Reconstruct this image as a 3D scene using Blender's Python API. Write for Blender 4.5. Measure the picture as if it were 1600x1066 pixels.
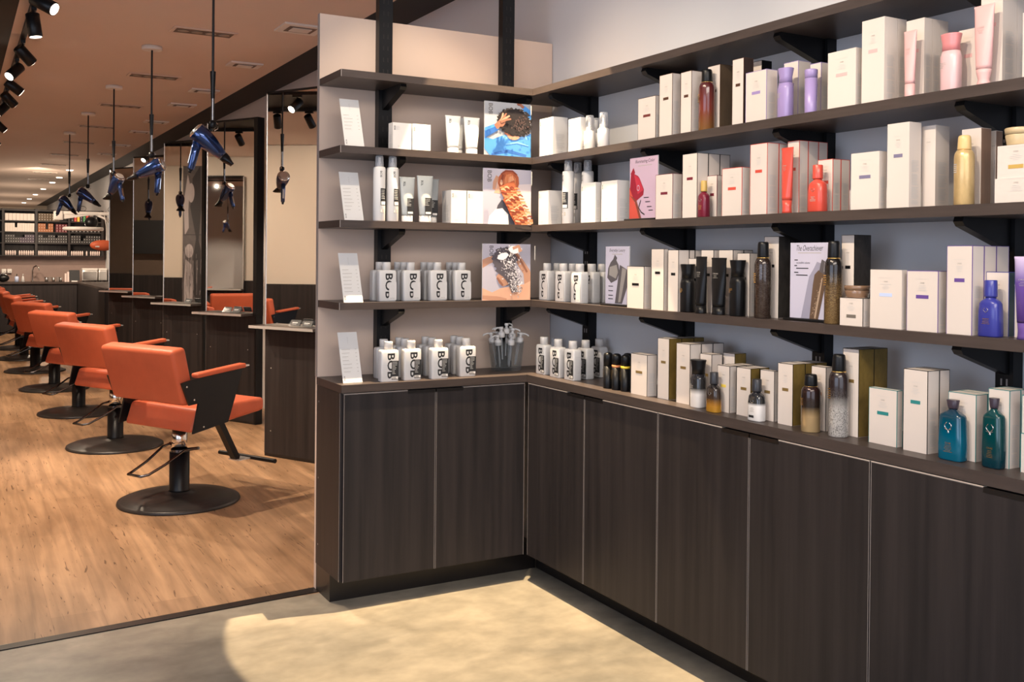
import bpy, bmesh, math, random
from mathutils import Vector, Matrix
random.seed(7)
for o in list(bpy.data.objects): bpy.data.objects.remove(o)
SC = bpy.context.scene
C = SC.collection
PI = math.pi

# ------------------------------------------------------------------ camera
CAM = Vector((-2.1827, -3.7412, 1.4105))
YAW, PITCH, ROLL = 0.5121, -0.0067, 0.0090
F = Vector((math.sin(YAW)*math.cos(PITCH), math.cos(YAW)*math.cos(PITCH), math.sin(PITCH)))
R0 = Vector((math.cos(YAW), -math.sin(YAW), 0)); U0 = R0.cross(F)
RR = R0*math.cos(ROLL)+U0*math.sin(ROLL); UU = -R0*math.sin(ROLL)+U0*math.cos(ROLL)
cd = bpy.data.cameras.new('camera'); cam = bpy.data.objects.new('camera', cd); C.objects.link(cam)
cam.matrix_world = Matrix(((RR.x, UU.x, -F.x, CAM.x), (RR.y, UU.y, -F.y, CAM.y), (RR.z, UU.z, -F.z, CAM.z), (0, 0, 0, 1)))
cd.sensor_width = 36; cd.sensor_fit = 'HORIZONTAL'
cd.lens = 1551.16/1600*36
cd.shift_y = -(533-413.09)/1600
cd.clip_start = .05; cd.clip_end = 100
SC.camera = cam

# ------------------------------------------------------------------ colour management, world
SC.view_settings.view_transform = 'Standard'; SC.view_settings.look = 'None'
SC.view_settings.gamma = 1; SC.view_settings.use_curve_mapping = False
SC.view_settings.exposure = -0.12
w = bpy.data.worlds.new('daylight'); SC.world = w; w.use_nodes = True
bg = w.node_tree.nodes['Background']; bg.inputs[0].default_value = (.62, .74, 1, 1); bg.inputs[1].default_value = 1.2

# ------------------------------------------------------------------ lights
def lamp(kind, name, loc, aim, power, col, **k):
    d = bpy.data.lights.new(name, kind); d.energy = power; d.color = col
    for a, v in k.items(): setattr(d, a, v)
    o = bpy.data.objects.new(name, d); C.objects.link(o); o.location = loc
    o.rotation_euler = (Vector(aim)-Vector(loc)).to_track_quat('-Z', 'Y').to_euler()
    return o
WARM = (1, .83, .62); WARMER = (1, .80, .60); COOL = (.66, .78, 1)
def spot(name, loc, aim, power, col, ang, blend=.25, r=.03):
    return lamp('SPOT', name, loc, aim, power, col, spot_size=math.radians(ang), spot_blend=blend, shadow_soft_size=r)
# daylight through the storefront behind the camera
lamp('AREA', 'storefront_daylight', (-2.2, -6.9, 1.7), (-2.2, 0, 1.5), 56, (.92, .94, 1), shape='RECTANGLE', size=4.4, size_y=2.6)
lamp('AREA', 'added_side_fill', (-6.0, -3.4, 1.7), (0, -2.2, 1.4), 85, (.70, .80, 1), shape='RECTANGLE', size=4.4, size_y=2.4)  # fill added from the left to light the right rack evenly
lamp('AREA', 'added_overhead_fill', (-2.1, -4.6, 3.38), (-1.6, -2.6, 0), 235, (1, .90, .80), shape='RECTANGLE', size=3.4, size_y=1.8)  # added soft fill without a fixture, brightens racks and shelf backs
# retail spots
spot('corner_spot', (-.13, -.13, 3.28), (-.17, -.30, 0), 1350, (1, .76, .47), 39.5, .05, .012)
spot('rack_spot', (-.62, -.80, 3.3), (-.42, .12, 1.6), 85, WARM, 52, .5, .02)
for i, (y, pw) in enumerate(((-.35, 100), (-1.05, 103), (-1.75, 105), (-2.4, 100))):
    spot('wall_spot', (-2.1, y-.35, 3.34), (.06, y, 1.72), pw*1.65, WARM, 42, .8, .02)
# salon track spots
for i, (y, dx, dy, pw) in enumerate(((1.95, .85, .1, 210), (2.45, .8, -.35, 60), (3.45, .95, -1.1, 200), (4.15, .9, .3, 110), (4.9, 1.0, .6, 120), (6.3, 1.0, -.6, 130), (7.6, 1.0, .2, 130), (9.2, 1.0, .2, 130), (11.2, 1.0, .2, 130), (13.2, .9, 1.2, 160))):
    spot('track_spot', (-1.78, y, 2.60), (-1.78+dx, y+dy, .3), pw, WARMER, 92, .35, .012)
for y in (3.3, 4.6, 6.4, 8.2, 10.5):
    spot('far_track_spot', (-3.2, y, 2.6), (-5.4, y+.3, 1.0), 150, WARMER, 100, .5, .03)
for y in (14.6, 19, 23, 27):
    lamp('POINT', 'back_bounce_fill', (-.9, y+.2, 1.75), (0, 0, 0), 34, WARMER, shadow_soft_size=.1)  # added mid-air points stand in for light bounced onto the back ceiling
spot('dispensary_fill', (-1.0, 14.0, 2.7), (-.9, 16.3, 1.7), 170, WARMER, 95, .5, .05)  # added fill, brightens the dim back shelving
spot('dispensary_fill', (-1.78, 11.6, 2.6), (.1, 13.6, 1.7), 230, WARMER, 60, .5, .05)  # second added fill, for the right wall and hair processor

# ------------------------------------------------------------------ materials
MATS = {}
def P(name, col, rough=.5, metal=0, noise=0, nscale=(8, 8, 8), col2=None, bump=0, spec=None, trans=0, ior=1.45, emit=None, coat=0, alpha=1):
    if name in MATS: return MATS[name]
    m = bpy.data.materials.new(name); m.use_nodes = True; nt = m.node_tree
    b = nt.nodes['Principled BSDF']
    b.inputs['Base Color'].default_value = (*col, 1); b.inputs['Roughness'].default_value = rough; b.inputs['Metallic'].default_value = metal
    b.inputs['Transmission Weight'].default_value = trans; b.inputs['IOR'].default_value = ior; b.inputs['Coat Weight'].default_value = coat
    if alpha < 1: b.inputs['Alpha'].default_value = alpha
    if spec is not None: b.inputs['Specular IOR Level'].default_value = spec
    if emit: b.inputs['Emission Color'].default_value = (*emit[0], 1); b.inputs['Emission Strength'].default_value = emit[1]
    if noise or col2:
        tc = nt.nodes.new('ShaderNodeTexCoord'); mp = nt.nodes.new('ShaderNodeMapping'); n = nt.nodes.new('ShaderNodeTexNoise')
        mp.inputs['Scale'].default_value = nscale; n.inputs['Scale'].default_value = 1; n.inputs['Detail'].default_value = 5; n.inputs['Roughness'].default_value = .6
        nt.links.new(tc.outputs['Object'], mp.inputs['Vector']); nt.links.new(mp.outputs[0], n.inputs['Vector'])
        r = nt.nodes.new('ShaderNodeValToRGB'); r.color_ramp.elements[0].position = .3; r.color_ramp.elements[1].position = .7
        c2 = col2 or tuple(max(0, c*(1-noise)) for c in col)
        r.color_ramp.elements[0].color = (*c2, 1); r.color_ramp.elements[1].color = (*col, 1)
        nt.links.new(n.outputs['Fac'], r.inputs[0]); nt.links.new(r.outputs[0], b.inputs['Base Color'])
        if bump:
            bp = nt.nodes.new('ShaderNodeBump'); bp.inputs['Strength'].default_value = bump; bp.inputs['Distance'].default_value = .002
            nt.links.new(n.outputs['Fac'], bp.inputs['Height']); nt.links.new(bp.outputs[0], b.inputs['Normal'])
    MATS[name] = m
    return m
def ramp_mat(name, stops, rough=.2, metal=0, fleck=None, fz=(60, 60, 60)):
    """pigment that changes with height on the object (z from 0 to 1 in Generated space)"""
    m = bpy.data.materials.new(name); m.use_nodes = True; nt = m.node_tree; b = nt.nodes['Principled BSDF']
    tc = nt.nodes.new('ShaderNodeTexCoord'); sx = nt.nodes.new('ShaderNodeSeparateXYZ'); r = nt.nodes.new('ShaderNodeValToRGB')
    nt.links.new(tc.outputs['Generated'], sx.inputs[0]); nt.links.new(sx.outputs[2], r.inputs[0])
    el = r.color_ramp.elements
    el[0].position = stops[0][0]; el[0].color = (*stops[0][1], 1); el[1].position = stops[-1][0]; el[1].color = (*stops[-1][1], 1)
    for p, c in stops[1:-1]:
        e = el.new(p); e.color = (*c, 1)
    out = r.outputs[0]
    if fleck:
        mp = nt.nodes.new('ShaderNodeMapping'); mp.inputs['Scale'].default_value = fz; n = nt.nodes.new('ShaderNodeTexNoise'); n.inputs['Scale'].default_value = 1; n.inputs['Detail'].default_value = 3
        n.inputs['Distortion'].default_value = 2.5
        nt.links.new(tc.outputs['Object'], mp.inputs['Vector']); nt.links.new(mp.outputs[0], n.inputs['Vector'])
        rr = nt.nodes.new('ShaderNodeValToRGB'); rr.color_ramp.elements[0].position = .5; rr.color_ramp.elements[1].position = .58
        nt.links.new(n.outputs['Fac'], rr.inputs[0])
        inv = nt.nodes.new('ShaderNodeMath'); inv.operation = 'SUBTRACT'; inv.inputs[0].default_value = fleck[1]; nt.links.new(sx.outputs[2], inv.inputs[1])
        cl = nt.nodes.new('ShaderNodeMath'); cl.operation = 'MULTIPLY'; cl.use_clamp = True; cl.inputs[1].default_value = 3; nt.links.new(inv.outputs[0], cl.inputs[0])
        mu = nt.nodes.new('ShaderNodeMath'); mu.operation = 'MULTIPLY'; nt.links.new(rr.outputs[0], mu.inputs[0]); nt.links.new(cl.outputs[0], mu.inputs[1])
        mx = nt.nodes.new('ShaderNodeMix'); mx.data_type = 'RGBA'
        nt.links.new(mu.outputs[0], mx.inputs[0]); nt.links.new(out, mx.inputs[6]); mx.inputs[7].default_value = (*fleck[0], 1)
        out = mx.outputs[2]
    nt.links.new(out, b.inputs['Base Color']); b.inputs['Roughness'].default_value = rough; b.inputs['Metallic'].default_value = metal
    b.inputs['Coat Weight'].default_value = .4
    MATS[name] = m
    return m
def wood_floor():
    m = bpy.data.materials.new('oak_planks'); m.use_nodes = True; nt = m.node_tree; b = nt.nodes['Principled BSDF']
    tc = nt.nodes.new('ShaderNodeTexCoord'); mp = nt.nodes.new('ShaderNodeMapping'); mp.inputs['Rotation'].default_value = (0, 0, PI/2)
    br = nt.nodes.new('ShaderNodeTexBrick'); br.inputs['Scale'].default_value = 1; br.inputs['Brick Width'].default_value = 1.25; br.inputs['Row Height'].default_value = .185
    br.inputs['Mortar Size'].default_value = .0007; br.inputs['Mortar Smooth'].default_value = .3; br.offset = .37
    br.inputs['Color1'].default_value = (.52, .325, .185, 1); br.inputs['Color2'].default_value = (.40, .245, .14, 1); br.inputs['Mortar'].default_value = (.30, .17, .09, 1); br.inputs['Bias'].default_value = -.15
    nt.links.new(tc.outputs['Object'], mp.inputs[0]); nt.links.new(mp.outputs[0], br.inputs[0])
    def noise(sc, det, lo, hi, a, bcol, dist=0):
        q = nt.nodes.new('ShaderNodeMapping'); q.inputs['Scale'].default_value = sc; n = nt.nodes.new('ShaderNodeTexNoise'); n.inputs['Scale'].default_value = 1; n.inputs['Detail'].default_value = det
        n.inputs['Distortion'].default_value = dist
        nt.links.new(tc.outputs['Object'], q.inputs[0]); nt.links.new(q.outputs[0], n.inputs[0])
        r = nt.nodes.new('ShaderNodeValToRGB'); r.color_ramp.elements[0].position = lo; r.color_ramp.elements[1].position = hi
        r.color_ramp.elements[0].color = (*a, 1); r.color_ramp.elements[1].color = (*bcol, 1); nt.links.new(n.outputs['Fac'], r.inputs[0]); return r.outputs[0]
    out = br.outputs['Color']
    for args in (((24, 1.3, 1), 9, .3, .7, (.66, .63, .60), (1.12, 1.09, 1.06), .5), ((3.6, 1.2, 1), 4, .35, .65, (.74, .71, .68), (1.06, 1.06, 1.08), .7), ((38, 3.0, 1), 2, .30, .34, (.36, .30, .25), (1, 1, 1), 2.6)):
        mx = nt.nodes.new('ShaderNodeMix'); mx.data_type = 'RGBA'; mx.blend_type = 'MULTIPLY'; mx.inputs[0].default_value = 1
        nt.links.new(out, mx.inputs[6]); nt.links.new(noise(*args), mx.inputs[7]); out = mx.outputs[2]
    nt.links.new(out, b.inputs['Base Color']); b.inputs['Roughness'].default_value = .42
    b.inputs['Specular IOR Level'].default_value = .35
    MATS['oak'] = m; return m
def concrete():
    m = bpy.data.materials.new('polished_concrete'); m.use_nodes = True; nt = m.node_tree; b = nt.nodes['Principled BSDF']
    tc = nt.nodes.new('ShaderNodeTexCoord'); out = None
    for sc, det, a, c, lo, hi, dist in (((1.3, 1.9, 1), 8, (.23, .205, .165), (.40, .345, .265), .35, .68, .6), ((7, 10, 1), 9, (.82, .82, .82), (1.1, 1.1, 1.1), .35, .65, .3), ((28, 28, 1), 4, (.93, .93, .93), (1.04, 1.04, 1.04), .3, .7, 0)):
        q = nt.nodes.new('ShaderNodeMapping'); q.inputs['Scale'].default_value = sc; n = nt.nodes.new('ShaderNodeTexNoise'); n.inputs['Scale'].default_value = 1; n.inputs['Detail'].default_value = det; n.inputs['Distortion'].default_value = dist
        nt.links.new(tc.outputs['Object'], q.inputs[0]); nt.links.new(q.outputs[0], n.inputs[0])
        r = nt.nodes.new('ShaderNodeValToRGB'); r.color_ramp.elements[0].position = lo; r.color_ramp.elements[1].position = hi
        r.color_ramp.elements[0].color = (*a, 1); r.color_ramp.elements[1].color = (*c, 1); nt.links.new(n.outputs['Fac'], r.inputs[0])
        if out is None: out = r.outputs[0]
        else:
            mx = nt.nodes.new('ShaderNodeMix'); mx.data_type = 'RGBA'; mx.blend_type = 'MULTIPLY'; mx.inputs[0].default_value = 1
            nt.links.new(out, mx.inputs[6]); nt.links.new(r.outputs[0], mx.inputs[7]); out = mx.outputs[2]
    nt.links.new(out, b.inputs['Base Color']); b.inputs['Roughness'].default_value = .38; b.inputs['Specular IOR Level'].default_value = .4
    MATS['concrete'] = m; return m
wood_floor(); concrete()
M = MATS
P('dwood', (.036, .029, .028), .45, noise=.5, nscale=(26, 26, .9), col2=(.017, .0145, .015), spec=.28)
P('shelfwood', (.070, .052, .046), .38, noise=.3, nscale=(5, 5, 60), spec=.45)
P('edge', (.30, .26, .24), .4); P('painted_lit_edge', (.72, .60, .48), .4)
P('toe', (.012, .009, .008), .35, noise=.2)
P('black', (.006, .006, .007), .36, spec=.35, noise=.2)
P('blackm', (.010, .010, .011), .5, noise=.2)
P('beigewall', (.68, .52, .42), .7, noise=.04, nscale=(2, 2, 2))
P('whitewall', (.64, .63, .64), .75, noise=.03, nscale=(2, 2, 2))
P('salonwall', (.74, .65, .55), .75, noise=.04, nscale=(1, 1, 1))
P('ceil', (.66, .54, .47), .8, noise=.04, nscale=(1, 1, 1))
P('blackceil', (.008, .007, .007), .6, noise=.2)
P('splash', (.30, .21, .18), .5, noise=.1)
P('orange', (.60, .125, .055), .48, noise=.10, nscale=(9, 9, 9), spec=.35)
P('chrome', (.75, .74, .72), .12, metal=1)
P('darkchrome', (.16, .16, .17), .2, metal=1)
P('rubber', (.030, .026, .024), .38, noise=.2)
P('mirror', (.86, .86, .86), .015, metal=1)
P('alu', (.75, .73, .70), .25, metal=.6)
P('cream', (.68, .60, .545), .5, noise=.02)
P('white', (.72, .69, .665), .45, noise=.02)
P('white2', (.70, .68, .665), .35, noise=.02)
P('ink', (.02, .02, .022), .5)
P('greytext', (.40, .37, .34), .6)
P('greytext2', (.56, .55, .54), .6)
def thin_glass(name, tint, body, frac):
    """thin clear wall: see-through with a fresnel sheen, so light still reaches what is inside"""
    m = bpy.data.materials.new(name); m.use_nodes = True; nt = m.node_tree; b = nt.nodes['Principled BSDF']; out = nt.nodes['Material Output']
    b.inputs['Base Color'].default_value = (*body, 1); b.inputs['Roughness'].default_value = .08
    tr = nt.nodes.new('ShaderNodeBsdfTransparent'); tr.inputs[0].default_value = (*tint, 1)
    lw = nt.nodes.new('ShaderNodeLayerWeight'); lw.inputs[0].default_value = .35
    mr = nt.nodes.new('ShaderNodeMapRange'); mr.inputs[3].default_value = frac; mr.inputs[4].default_value = min(1, frac+.40)
    nt.links.new(lw.outputs['Facing'], mr.inputs[0]); mx = nt.nodes.new('ShaderNodeMixShader')
    nt.links.new(mr.outputs[0], mx.inputs[0]); nt.links.new(tr.outputs[0], mx.inputs[1]); nt.links.new(b.outputs[0], mx.inputs[2]); nt.links.new(mx.outputs[0], out.inputs[0])
    MATS[name] = m
thin_glass('glass', (.97, .98, .98), (.40, .41, .41), .02); thin_glass('clearcap', (.94, .95, .97), (.75, .76, .79), .28)
P('blue', (.016, .045, .16), .12, metal=.75, coat=1)
P('whiteplastic', (.74, .70, .66), .4)
COLS = dict(maroon=(.16, .035, .03), brown=(.085, .04, .025), burgundy=(.16, .012, .03), coral=(.62, .075, .05), lilac=(.33, .25, .50), pink=(.72, .42, .41), slate=(.19, .17, .27),
    greyband=(.16, .14, .12), paleblue=(.52, .60, .83), violet=(.13, .07, .28), bronzeband=(.20, .13, .045), gold=(.55, .36, .10), yellow=(.85, .62, .10), copper=(.45, .15, .07), teal=(.03, .22, .22),
    navy=(.05, .05, .25), rose=(.66, .24, .25), palepink=(.70, .46, .47), royal=(.035, .04, .27), darkgrey=(.03, .03, .035), smoke=(.04, .03, .045), tubewhite=(.74, .73, .70), tubegrey=(.42, .44, .44), goldcap=(.72, .50, .22))
for k, c in COLS.items(): P(k, c, .3 if k not in('pink', 'slate') else .45, coat=.3 if k in('coral', 'lilac', 'rose', 'palepink', 'royal', 'burgundy') else 0)
P('bronze', (.13, .085, .05), .4, noise=.5, nscale=(14, 14, 5)); P('darkbrown', (.05, .032, .028), .4, noise=.5, nscale=(160, 20, 1)); P('brownside', (.25, .15, .10), .45, noise=.4, nscale=(120, 20, 2))
P('blacktex', (.045, .038, .034), .35, noise=.7, nscale=(60, 60, 25)); P('goldside', (.30, .20, .05), .35, metal=.3, noise=.5, nscale=(22, 22, 14)); P('tealside', (.03, .07, .09), .4, noise=.4)
P('goldmetal', (.80, .52, .18), .2, metal=.9); P('goldcan', (.80, .56, .26), .3, metal=.35, noise=.35, nscale=(30, 30, 12)); P('jargold', (.60, .46, .27), .25, noise=.2); P('jarbrown', (.22, .13, .08), .12, coat=.5)
ramp_mat('amberfade', [(0, (.22, .10, .03)), (.45, (.17, .03, .02)), (1, (.06, .01, .012))], .2)
ramp_mat('purplefade', [(0, (.05, .02, .13)), (.6, (.12, .06, .32)), (1, (.60, .50, .72))], .3)
ramp_mat('ombrewhite', [(0, (.80, .76, .72)), (.40, (.76, .72, .70)), (.58, (.03, .03, .03)), (1, (.015, .015, .02))], .12)
ramp_mat('ombrewhite2', [(0, (.82, .78, .74)), (.52, (.80, .76, .74)), (.62, (.03, .03, .03)), (1, (.015, .015, .02))], .12)
ramp_mat('ombreamber', [(0, (.50, .25, .03)), (.22, (.45, .20, .02)), (.5, (.05, .03, .02)), (1, (.012, .012, .014))], .12)
ramp_mat('ombregold', [(0, (.62, .44, .22)), (.34, (.50, .34, .17)), (.55, (.03, .02, .015)), (1, (.03, .012, .012))], .2, .4)
ramp_mat('ombresilver', [(0, (.58, .54, .50)), (.40, (.50, .47, .44)), (.62, (.03, .02, .02)), (1, (.02, .012, .012))], .25, .1, fleck=((.20, .19, .18), .75), fz=(190, 190, 120))
ramp_mat('goldfleck', [(0, (.20, .12, .05)), (.5, (.10, .06, .03)), (.75, (.02, .015, .012)), (1, (.015, .012, .012))], .2, .4, fleck=((.34, .22, .09), .8), fz=(130, 130, 420))
ramp_mat('darkcan', [(0, (.05, .03, .022)), (1, (.03, .018, .014))], .15, .3, fleck=((.075, .055, .045), 1.2), fz=(60, 60, 160))
ramp_mat('teal1', [(0, (.0, .10, .17)), (.45, (.0, .085, .15)), (.8, (.0, .05, .09)), (1, (.01, .025, .045))], .12)
ramp_mat('teal2', [(0, (.0, .025, .04)), (.5, (.0, .04, .046)), (1, (.003, .045, .048))], .12)

# ------------------------------------------------------------------ mesh helpers
TEXT = {}
def text_tris(s):
    if s not in TEXT:
        cu = bpy.data.curves.new('t', 'FONT'); cu.body = s; cu.size = 1; cu.resolution_u = 3
        o = bpy.data.objects.new('t', cu); C.objects.link(o)
        bpy.context.view_layer.update()
        me = bpy.data.meshes.new_from_object(o.evaluated_get(bpy.context.evaluated_depsgraph_get()))
        vs = [(v.co.x, v.co.y) for v in me.vertices]; fs = [tuple(p.vertices) for p in me.polygons]
        bpy.data.objects.remove(o); bpy.data.meshes.remove(me)
        x0 = min(v[0] for v in vs); x1 = max(v[0] for v in vs); y0 = min(v[1] for v in vs); y1 = max(v[1] for v in vs)
        TEXT[s] = ([(v[0]-(x0+x1)/2, v[1]-(y0+y1)/2) for v in vs], fs, x1-x0, y1-y0)
    return TEXT[s]
class MB:
    def __init__(s): s.v = []; s.f = []; s.mi = []; s.sm = []; s.mats = []
    def m(s, name):
        mm = M[name] if isinstance(name, str) else name
        if mm not in s.mats: s.mats.append(mm)
        return s.mats.index(mm)
    def add(s, vs, fs, mat, smooth=False, X=None):
        b = len(s.v); i = s.m(mat)
        s.v += [tuple(X @ Vector(v)) if X else tuple(v) for v in vs]
        for f in fs: s.f.append(tuple(b+k for k in f)); s.mi.append(i); s.sm.append(smooth)
    def box(s, x0, x1, y0, y1, z0, z1, mat, X=None):
        s.add([(x0, y0, z0), (x1, y0, z0), (x1, y1, z0), (x0, y1, z0), (x0, y0, z1), (x1, y0, z1), (x1, y1, z1), (x0, y1, z1)],
              [(0, 3, 2, 1), (4, 5, 6, 7), (0, 1, 5, 4), (1, 2, 6, 5), (2, 3, 7, 6), (3, 0, 4, 7)], mat, X=X)
    def rbox(s, x0, x1, y0, y1, z0, z1, r, mat, seg=3, X=None, deform=None):
        bm = bmesh.new(); bmesh.ops.create_cube(bm, size=1)
        for v in bm.verts: v.co = Vector(((x0+x1)/2+v.co.x*(x1-x0), (y0+y1)/2+v.co.y*(y1-y0), (z0+z1)/2+v.co.z*(z1-z0)))
        if deform:
            for v in bm.verts: v.co = Vector(deform(v.co))
        bmesh.ops.bevel(bm, geom=list(bm.edges), offset=r, segments=seg, profile=.5, affect='EDGES')
        bm.verts.index_update()
        s.add([v.co[:] for v in bm.verts], [[v.index for v in f.verts] for f in bm.faces], mat, True, X); bm.free()
    def prism(s, pts, axis, a, b, mat, X=None):
        """polygon pts extruded along axis from a to b; pts are the other two coordinates in order"""
        def mk(p, t):
            return (t, p[0], p[1]) if axis == 0 else (p[0], t, p[1]) if axis == 1 else (p[0], p[1], t)
        n = len(pts); ar = sum(pts[i][0]*pts[(i+1) % n][1]-pts[(i+1) % n][0]*pts[i][1] for i in range(n))
        if (ar > 0) == (axis == 1): pts = pts[::-1]
        vs = [mk(p, a) for p in pts]+[mk(p, b) for p in pts]
        if b < a: vs = [mk(p, b) for p in pts]+[mk(p, a) for p in pts]
        s.add(vs, [tuple(range(n))[::-1], tuple(range(n, 2*n))]+[(i, (i+1) % n, n+(i+1) % n, n+i) for i in range(n)], mat, X=X)
    def loft(s, secs, mat, n=28, X=None, cap=True, smooth=True):
        """secs: (z, a, b, exponent[, mat]) rings of superellipses"""
        vs = []
        for q in secs:
            z, a, b, e = q[:4]
            for k in range(n):
                t = 2*PI*k/n; c, d = math.cos(t), math.sin(t)
                vs.append((a*math.copysign(abs(c)**(2/e), c), b*math.copysign(abs(d)**(2/e), d), z))
        for i in range(len(secs)-1):
            fs = [(i*n+k, i*n+(k+1) % n, (i+1)*n+(k+1) % n, (i+1)*n+k) for k in range(n)]
            s.add([], [], mat)
            b0 = len(s.v) if i == 0 else b0
            if i == 0: s.v += [tuple(X @ Vector(v)) if X else v for v in vs]
            mi = s.m(secs[i][4] if len(secs[i]) > 4 else mat)
            for f in fs: s.f.append(tuple(b0+k for k in f)); s.mi.append(mi); s.sm.append(smooth)
        if cap:
            for ring, rev in ((0, True), (len(secs)-1, False)):
                f = [b0+ring*n+k for k in range(n)]
                if rev: f = f[::-1]
                s.f.append(tuple(f)); s.mi.append(s.m(secs[ring-(0 if rev else 1)][4] if len(secs[0]) > 4 else mat)); s.sm.append(False)
    def tube(s, pts, r, mat, n=10, X=None, r1=None):
        pts = [Vector(p) for p in pts]; rings = []
        for i, p in enumerate(pts):
            d = (pts[min(i+1, len(pts)-1)]-pts[max(i-1, 0)]).normalized()
            a = d.cross(Vector((0, 0, 1)) if abs(d.z) < .9 else Vector((1, 0, 0))).normalized(); b = d.cross(a)
            rad = r if r1 is None else r+(r1-r)*i/(len(pts)-1)
            rings.append([p+a*(rad*math.cos(2*PI*k/n))+b*(rad*math.sin(2*PI*k/n)) for k in range(n)])
        vs = [tuple(v) for q in rings for v in q]; fs = []
        for i in range(len(pts)-1): fs += [(i*n+k, (i+1)*n+k, (i+1)*n+(k+1) % n, i*n+(k+1) % n) for k in range(n)]
        s.add(vs, fs, mat, True, X); s.add(vs[:n], [tuple(range(n))], mat, X=X); s.add(vs[-n:], [tuple(range(n))[::-1]], mat, X=X)
    def ell(s, c, r, mat, n=16, X=None):
        vs = []; fs = []
        for i in range(1, n//2):
            t = PI*i/(n//2)
            for k in range(n): vs.append((c[0]+r[0]*math.sin(t)*math.cos(2*PI*k/n), c[1]+r[1]*math.sin(t)*math.sin(2*PI*k/n), c[2]+r[2]*math.cos(t)))
        L = n//2-1; vs += [(c[0], c[1], c[2]+r[2]), (c[0], c[1], c[2]-r[2])]
        for i in range(L-1): fs += [(i*n+k, (i+1)*n+k, (i+1)*n+(k+1) % n, i*n+(k+1) % n) for k in range(n)]
        fs += [(L*n, k, (k+1) % n) for k in range(n)]+[(L*n+1, (L-1)*n+(k+1) % n, (L-1)*n+k) for k in range(n)]
        s.add(vs, fs, mat, True, X)
    def flat(s, pts, y, mat, X=None):
        """polygon in the xz plane facing -y"""
        n = len(pts); ar = sum(pts[i][0]*pts[(i+1) % n][1]-pts[(i+1) % n][0]*pts[i][1] for i in range(n))
        if ar < 0: pts = pts[::-1]
        s.add([(p[0], y, p[1]) for p in pts], [tuple(range(n))], mat, X=X)
    def rect(s, x0, x1, z0, z1, y, mat, X=None): s.flat([(x0, z0), (x1, z0), (x1, z1), (x0, z1)], y, mat, X)
    def text(s, t, cx, cz, h, y, mat, w=None, rot=0, shear=0, X=None, clip=None):
        vs, fs, tw, th = text_tris(t); k = h/th; kx = (w/tw) if w else k
        c, d = math.cos(rot), math.sin(rot); out = []
        for a, b in vs:
            a, b = a*kx+b*k*shear, b*k
            out.append((cx+a*c-b*d, y, cz+a*d+b*c))
        s.add(out, fs, mat, X=X)
    def lines(s, cx, z, w, n, y, mat, lh=.0013, gap=.004, left=False, X=None):
        for i in range(n):
            ww = w*random.uniform(.45, 1)
            x0 = cx-w/2 if left else cx-ww/2
            s.rect(x0, x0+ww, z-i*gap-lh, z-i*gap, y, mat, X)
    def mesh(s, name):
        me = bpy.data.meshes.new(name); me.from_pydata(s.v, [], s.f)
        for mm in s.mats: me.materials.append(mm)
        me.polygons.foreach_set('material_index', s.mi); me.polygons.foreach_set('use_smooth', s.sm); me.update()
        return me
    def build(s, name, parent=None, loc=(0, 0, 0), rz=0, bevel=0):
        o = bpy.data.objects.new(name, s.mesh(name)); C.objects.link(o); o.parent = parent; o.location = loc; o.rotation_euler = (0, 0, rz)
        if bevel:
            b = o.modifiers.new('bevel', 'BEVEL'); b.width = bevel; b.segments = 2; b.limit_method = 'ANGLE'; b.angle_limit = math.radians(50)
        return o
def tag(o, label, cat, group=None, kind=None):
    if label: o['label'] = label
    if cat: o['category'] = cat
    if group: o['group'] = group
    if kind: o['kind'] = kind
    return o
def empty(name, loc, rz=0):
    o = bpy.data.objects.new(name, None); C.objects.link(o); o.location = loc; o.rotation_euler = (0, 0, rz); o.empty_display_size = .05; return o
def kids(o): return [c for c in bpy.data.objects if c.parent == o]
def dup(root, loc, rz=0):
    r = root.copy(); C.objects.link(r); r.location = loc; r.rotation_euler = (0, 0, rz)
    for ch in list(root.children):
        c = ch.copy(); C.objects.link(c); c.parent = r
        for g in list(ch.children):
            d = g.copy(); C.objects.link(d); d.parent = c
    return r
def struct(name, mb, label=None, cat=None):
    o = mb.build(name); o['kind'] = 'structure'; o['label'] = label or name; o['category'] = cat or name.split('_')[0]; return o
def sbox(name, x0, x1, y0, y1, z0, z1, mat, label, cat):
    b = MB(); b.box(x0, x1, y0, y1, z0, z1, mat); return struct(name, b, label, cat)

P('darkwall', (.13, .09, .065), .6, noise=.1)
# ================================================================== room shell
sbox('floor', -6.2, .40, .26, 30, -.06, 0, 'oak', 'oak plank floor of the salon', 'floor')
sbox('floor', -6.2, .40, -7.2, .26, -.06, 0, 'concrete', 'mottled polished concrete floor of the retail area', 'floor')
tb = MB(); tb.prism([(-6.1, -.11), (-2.034, .197), (-.845, .272), (-.845, .33), (-2.034, .245), (-6.1, -.06)], 2, 0, .004, 'toe')
struct('trim_1', tb, 'dark transition strip between oak planks and concrete', 'trim')
sbox('wall_right', .309, .40, -7.2, 30, 0, 3.5, 'whitewall', 'pale wall running behind the racks and stations', 'wall')
b = MB()
for y0, y1, z0, z1 in ((-7.2, -5.7, 0, 3.5), (-5.7, -1.1, 0, .35), (-5.7, -1.1, 2.95, 3.5), (-1.1, 9.9, 0, 3.5)): b.box(-6.2, -6.1, y0, y1, z0, z1, 'salonwall')
b.box(-6.2, -6.1, 9.9, 30, 0, 3.5, 'darkwall')
struct('wall_left', b, 'beige wall on the far side of the salon', 'wall')
b = MB()
for y in (-5.7, -4.2, -2.65, -1.15): b.box(-6.19, -6.11, y, y+.05, .35, 2.95, 'black')
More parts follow.
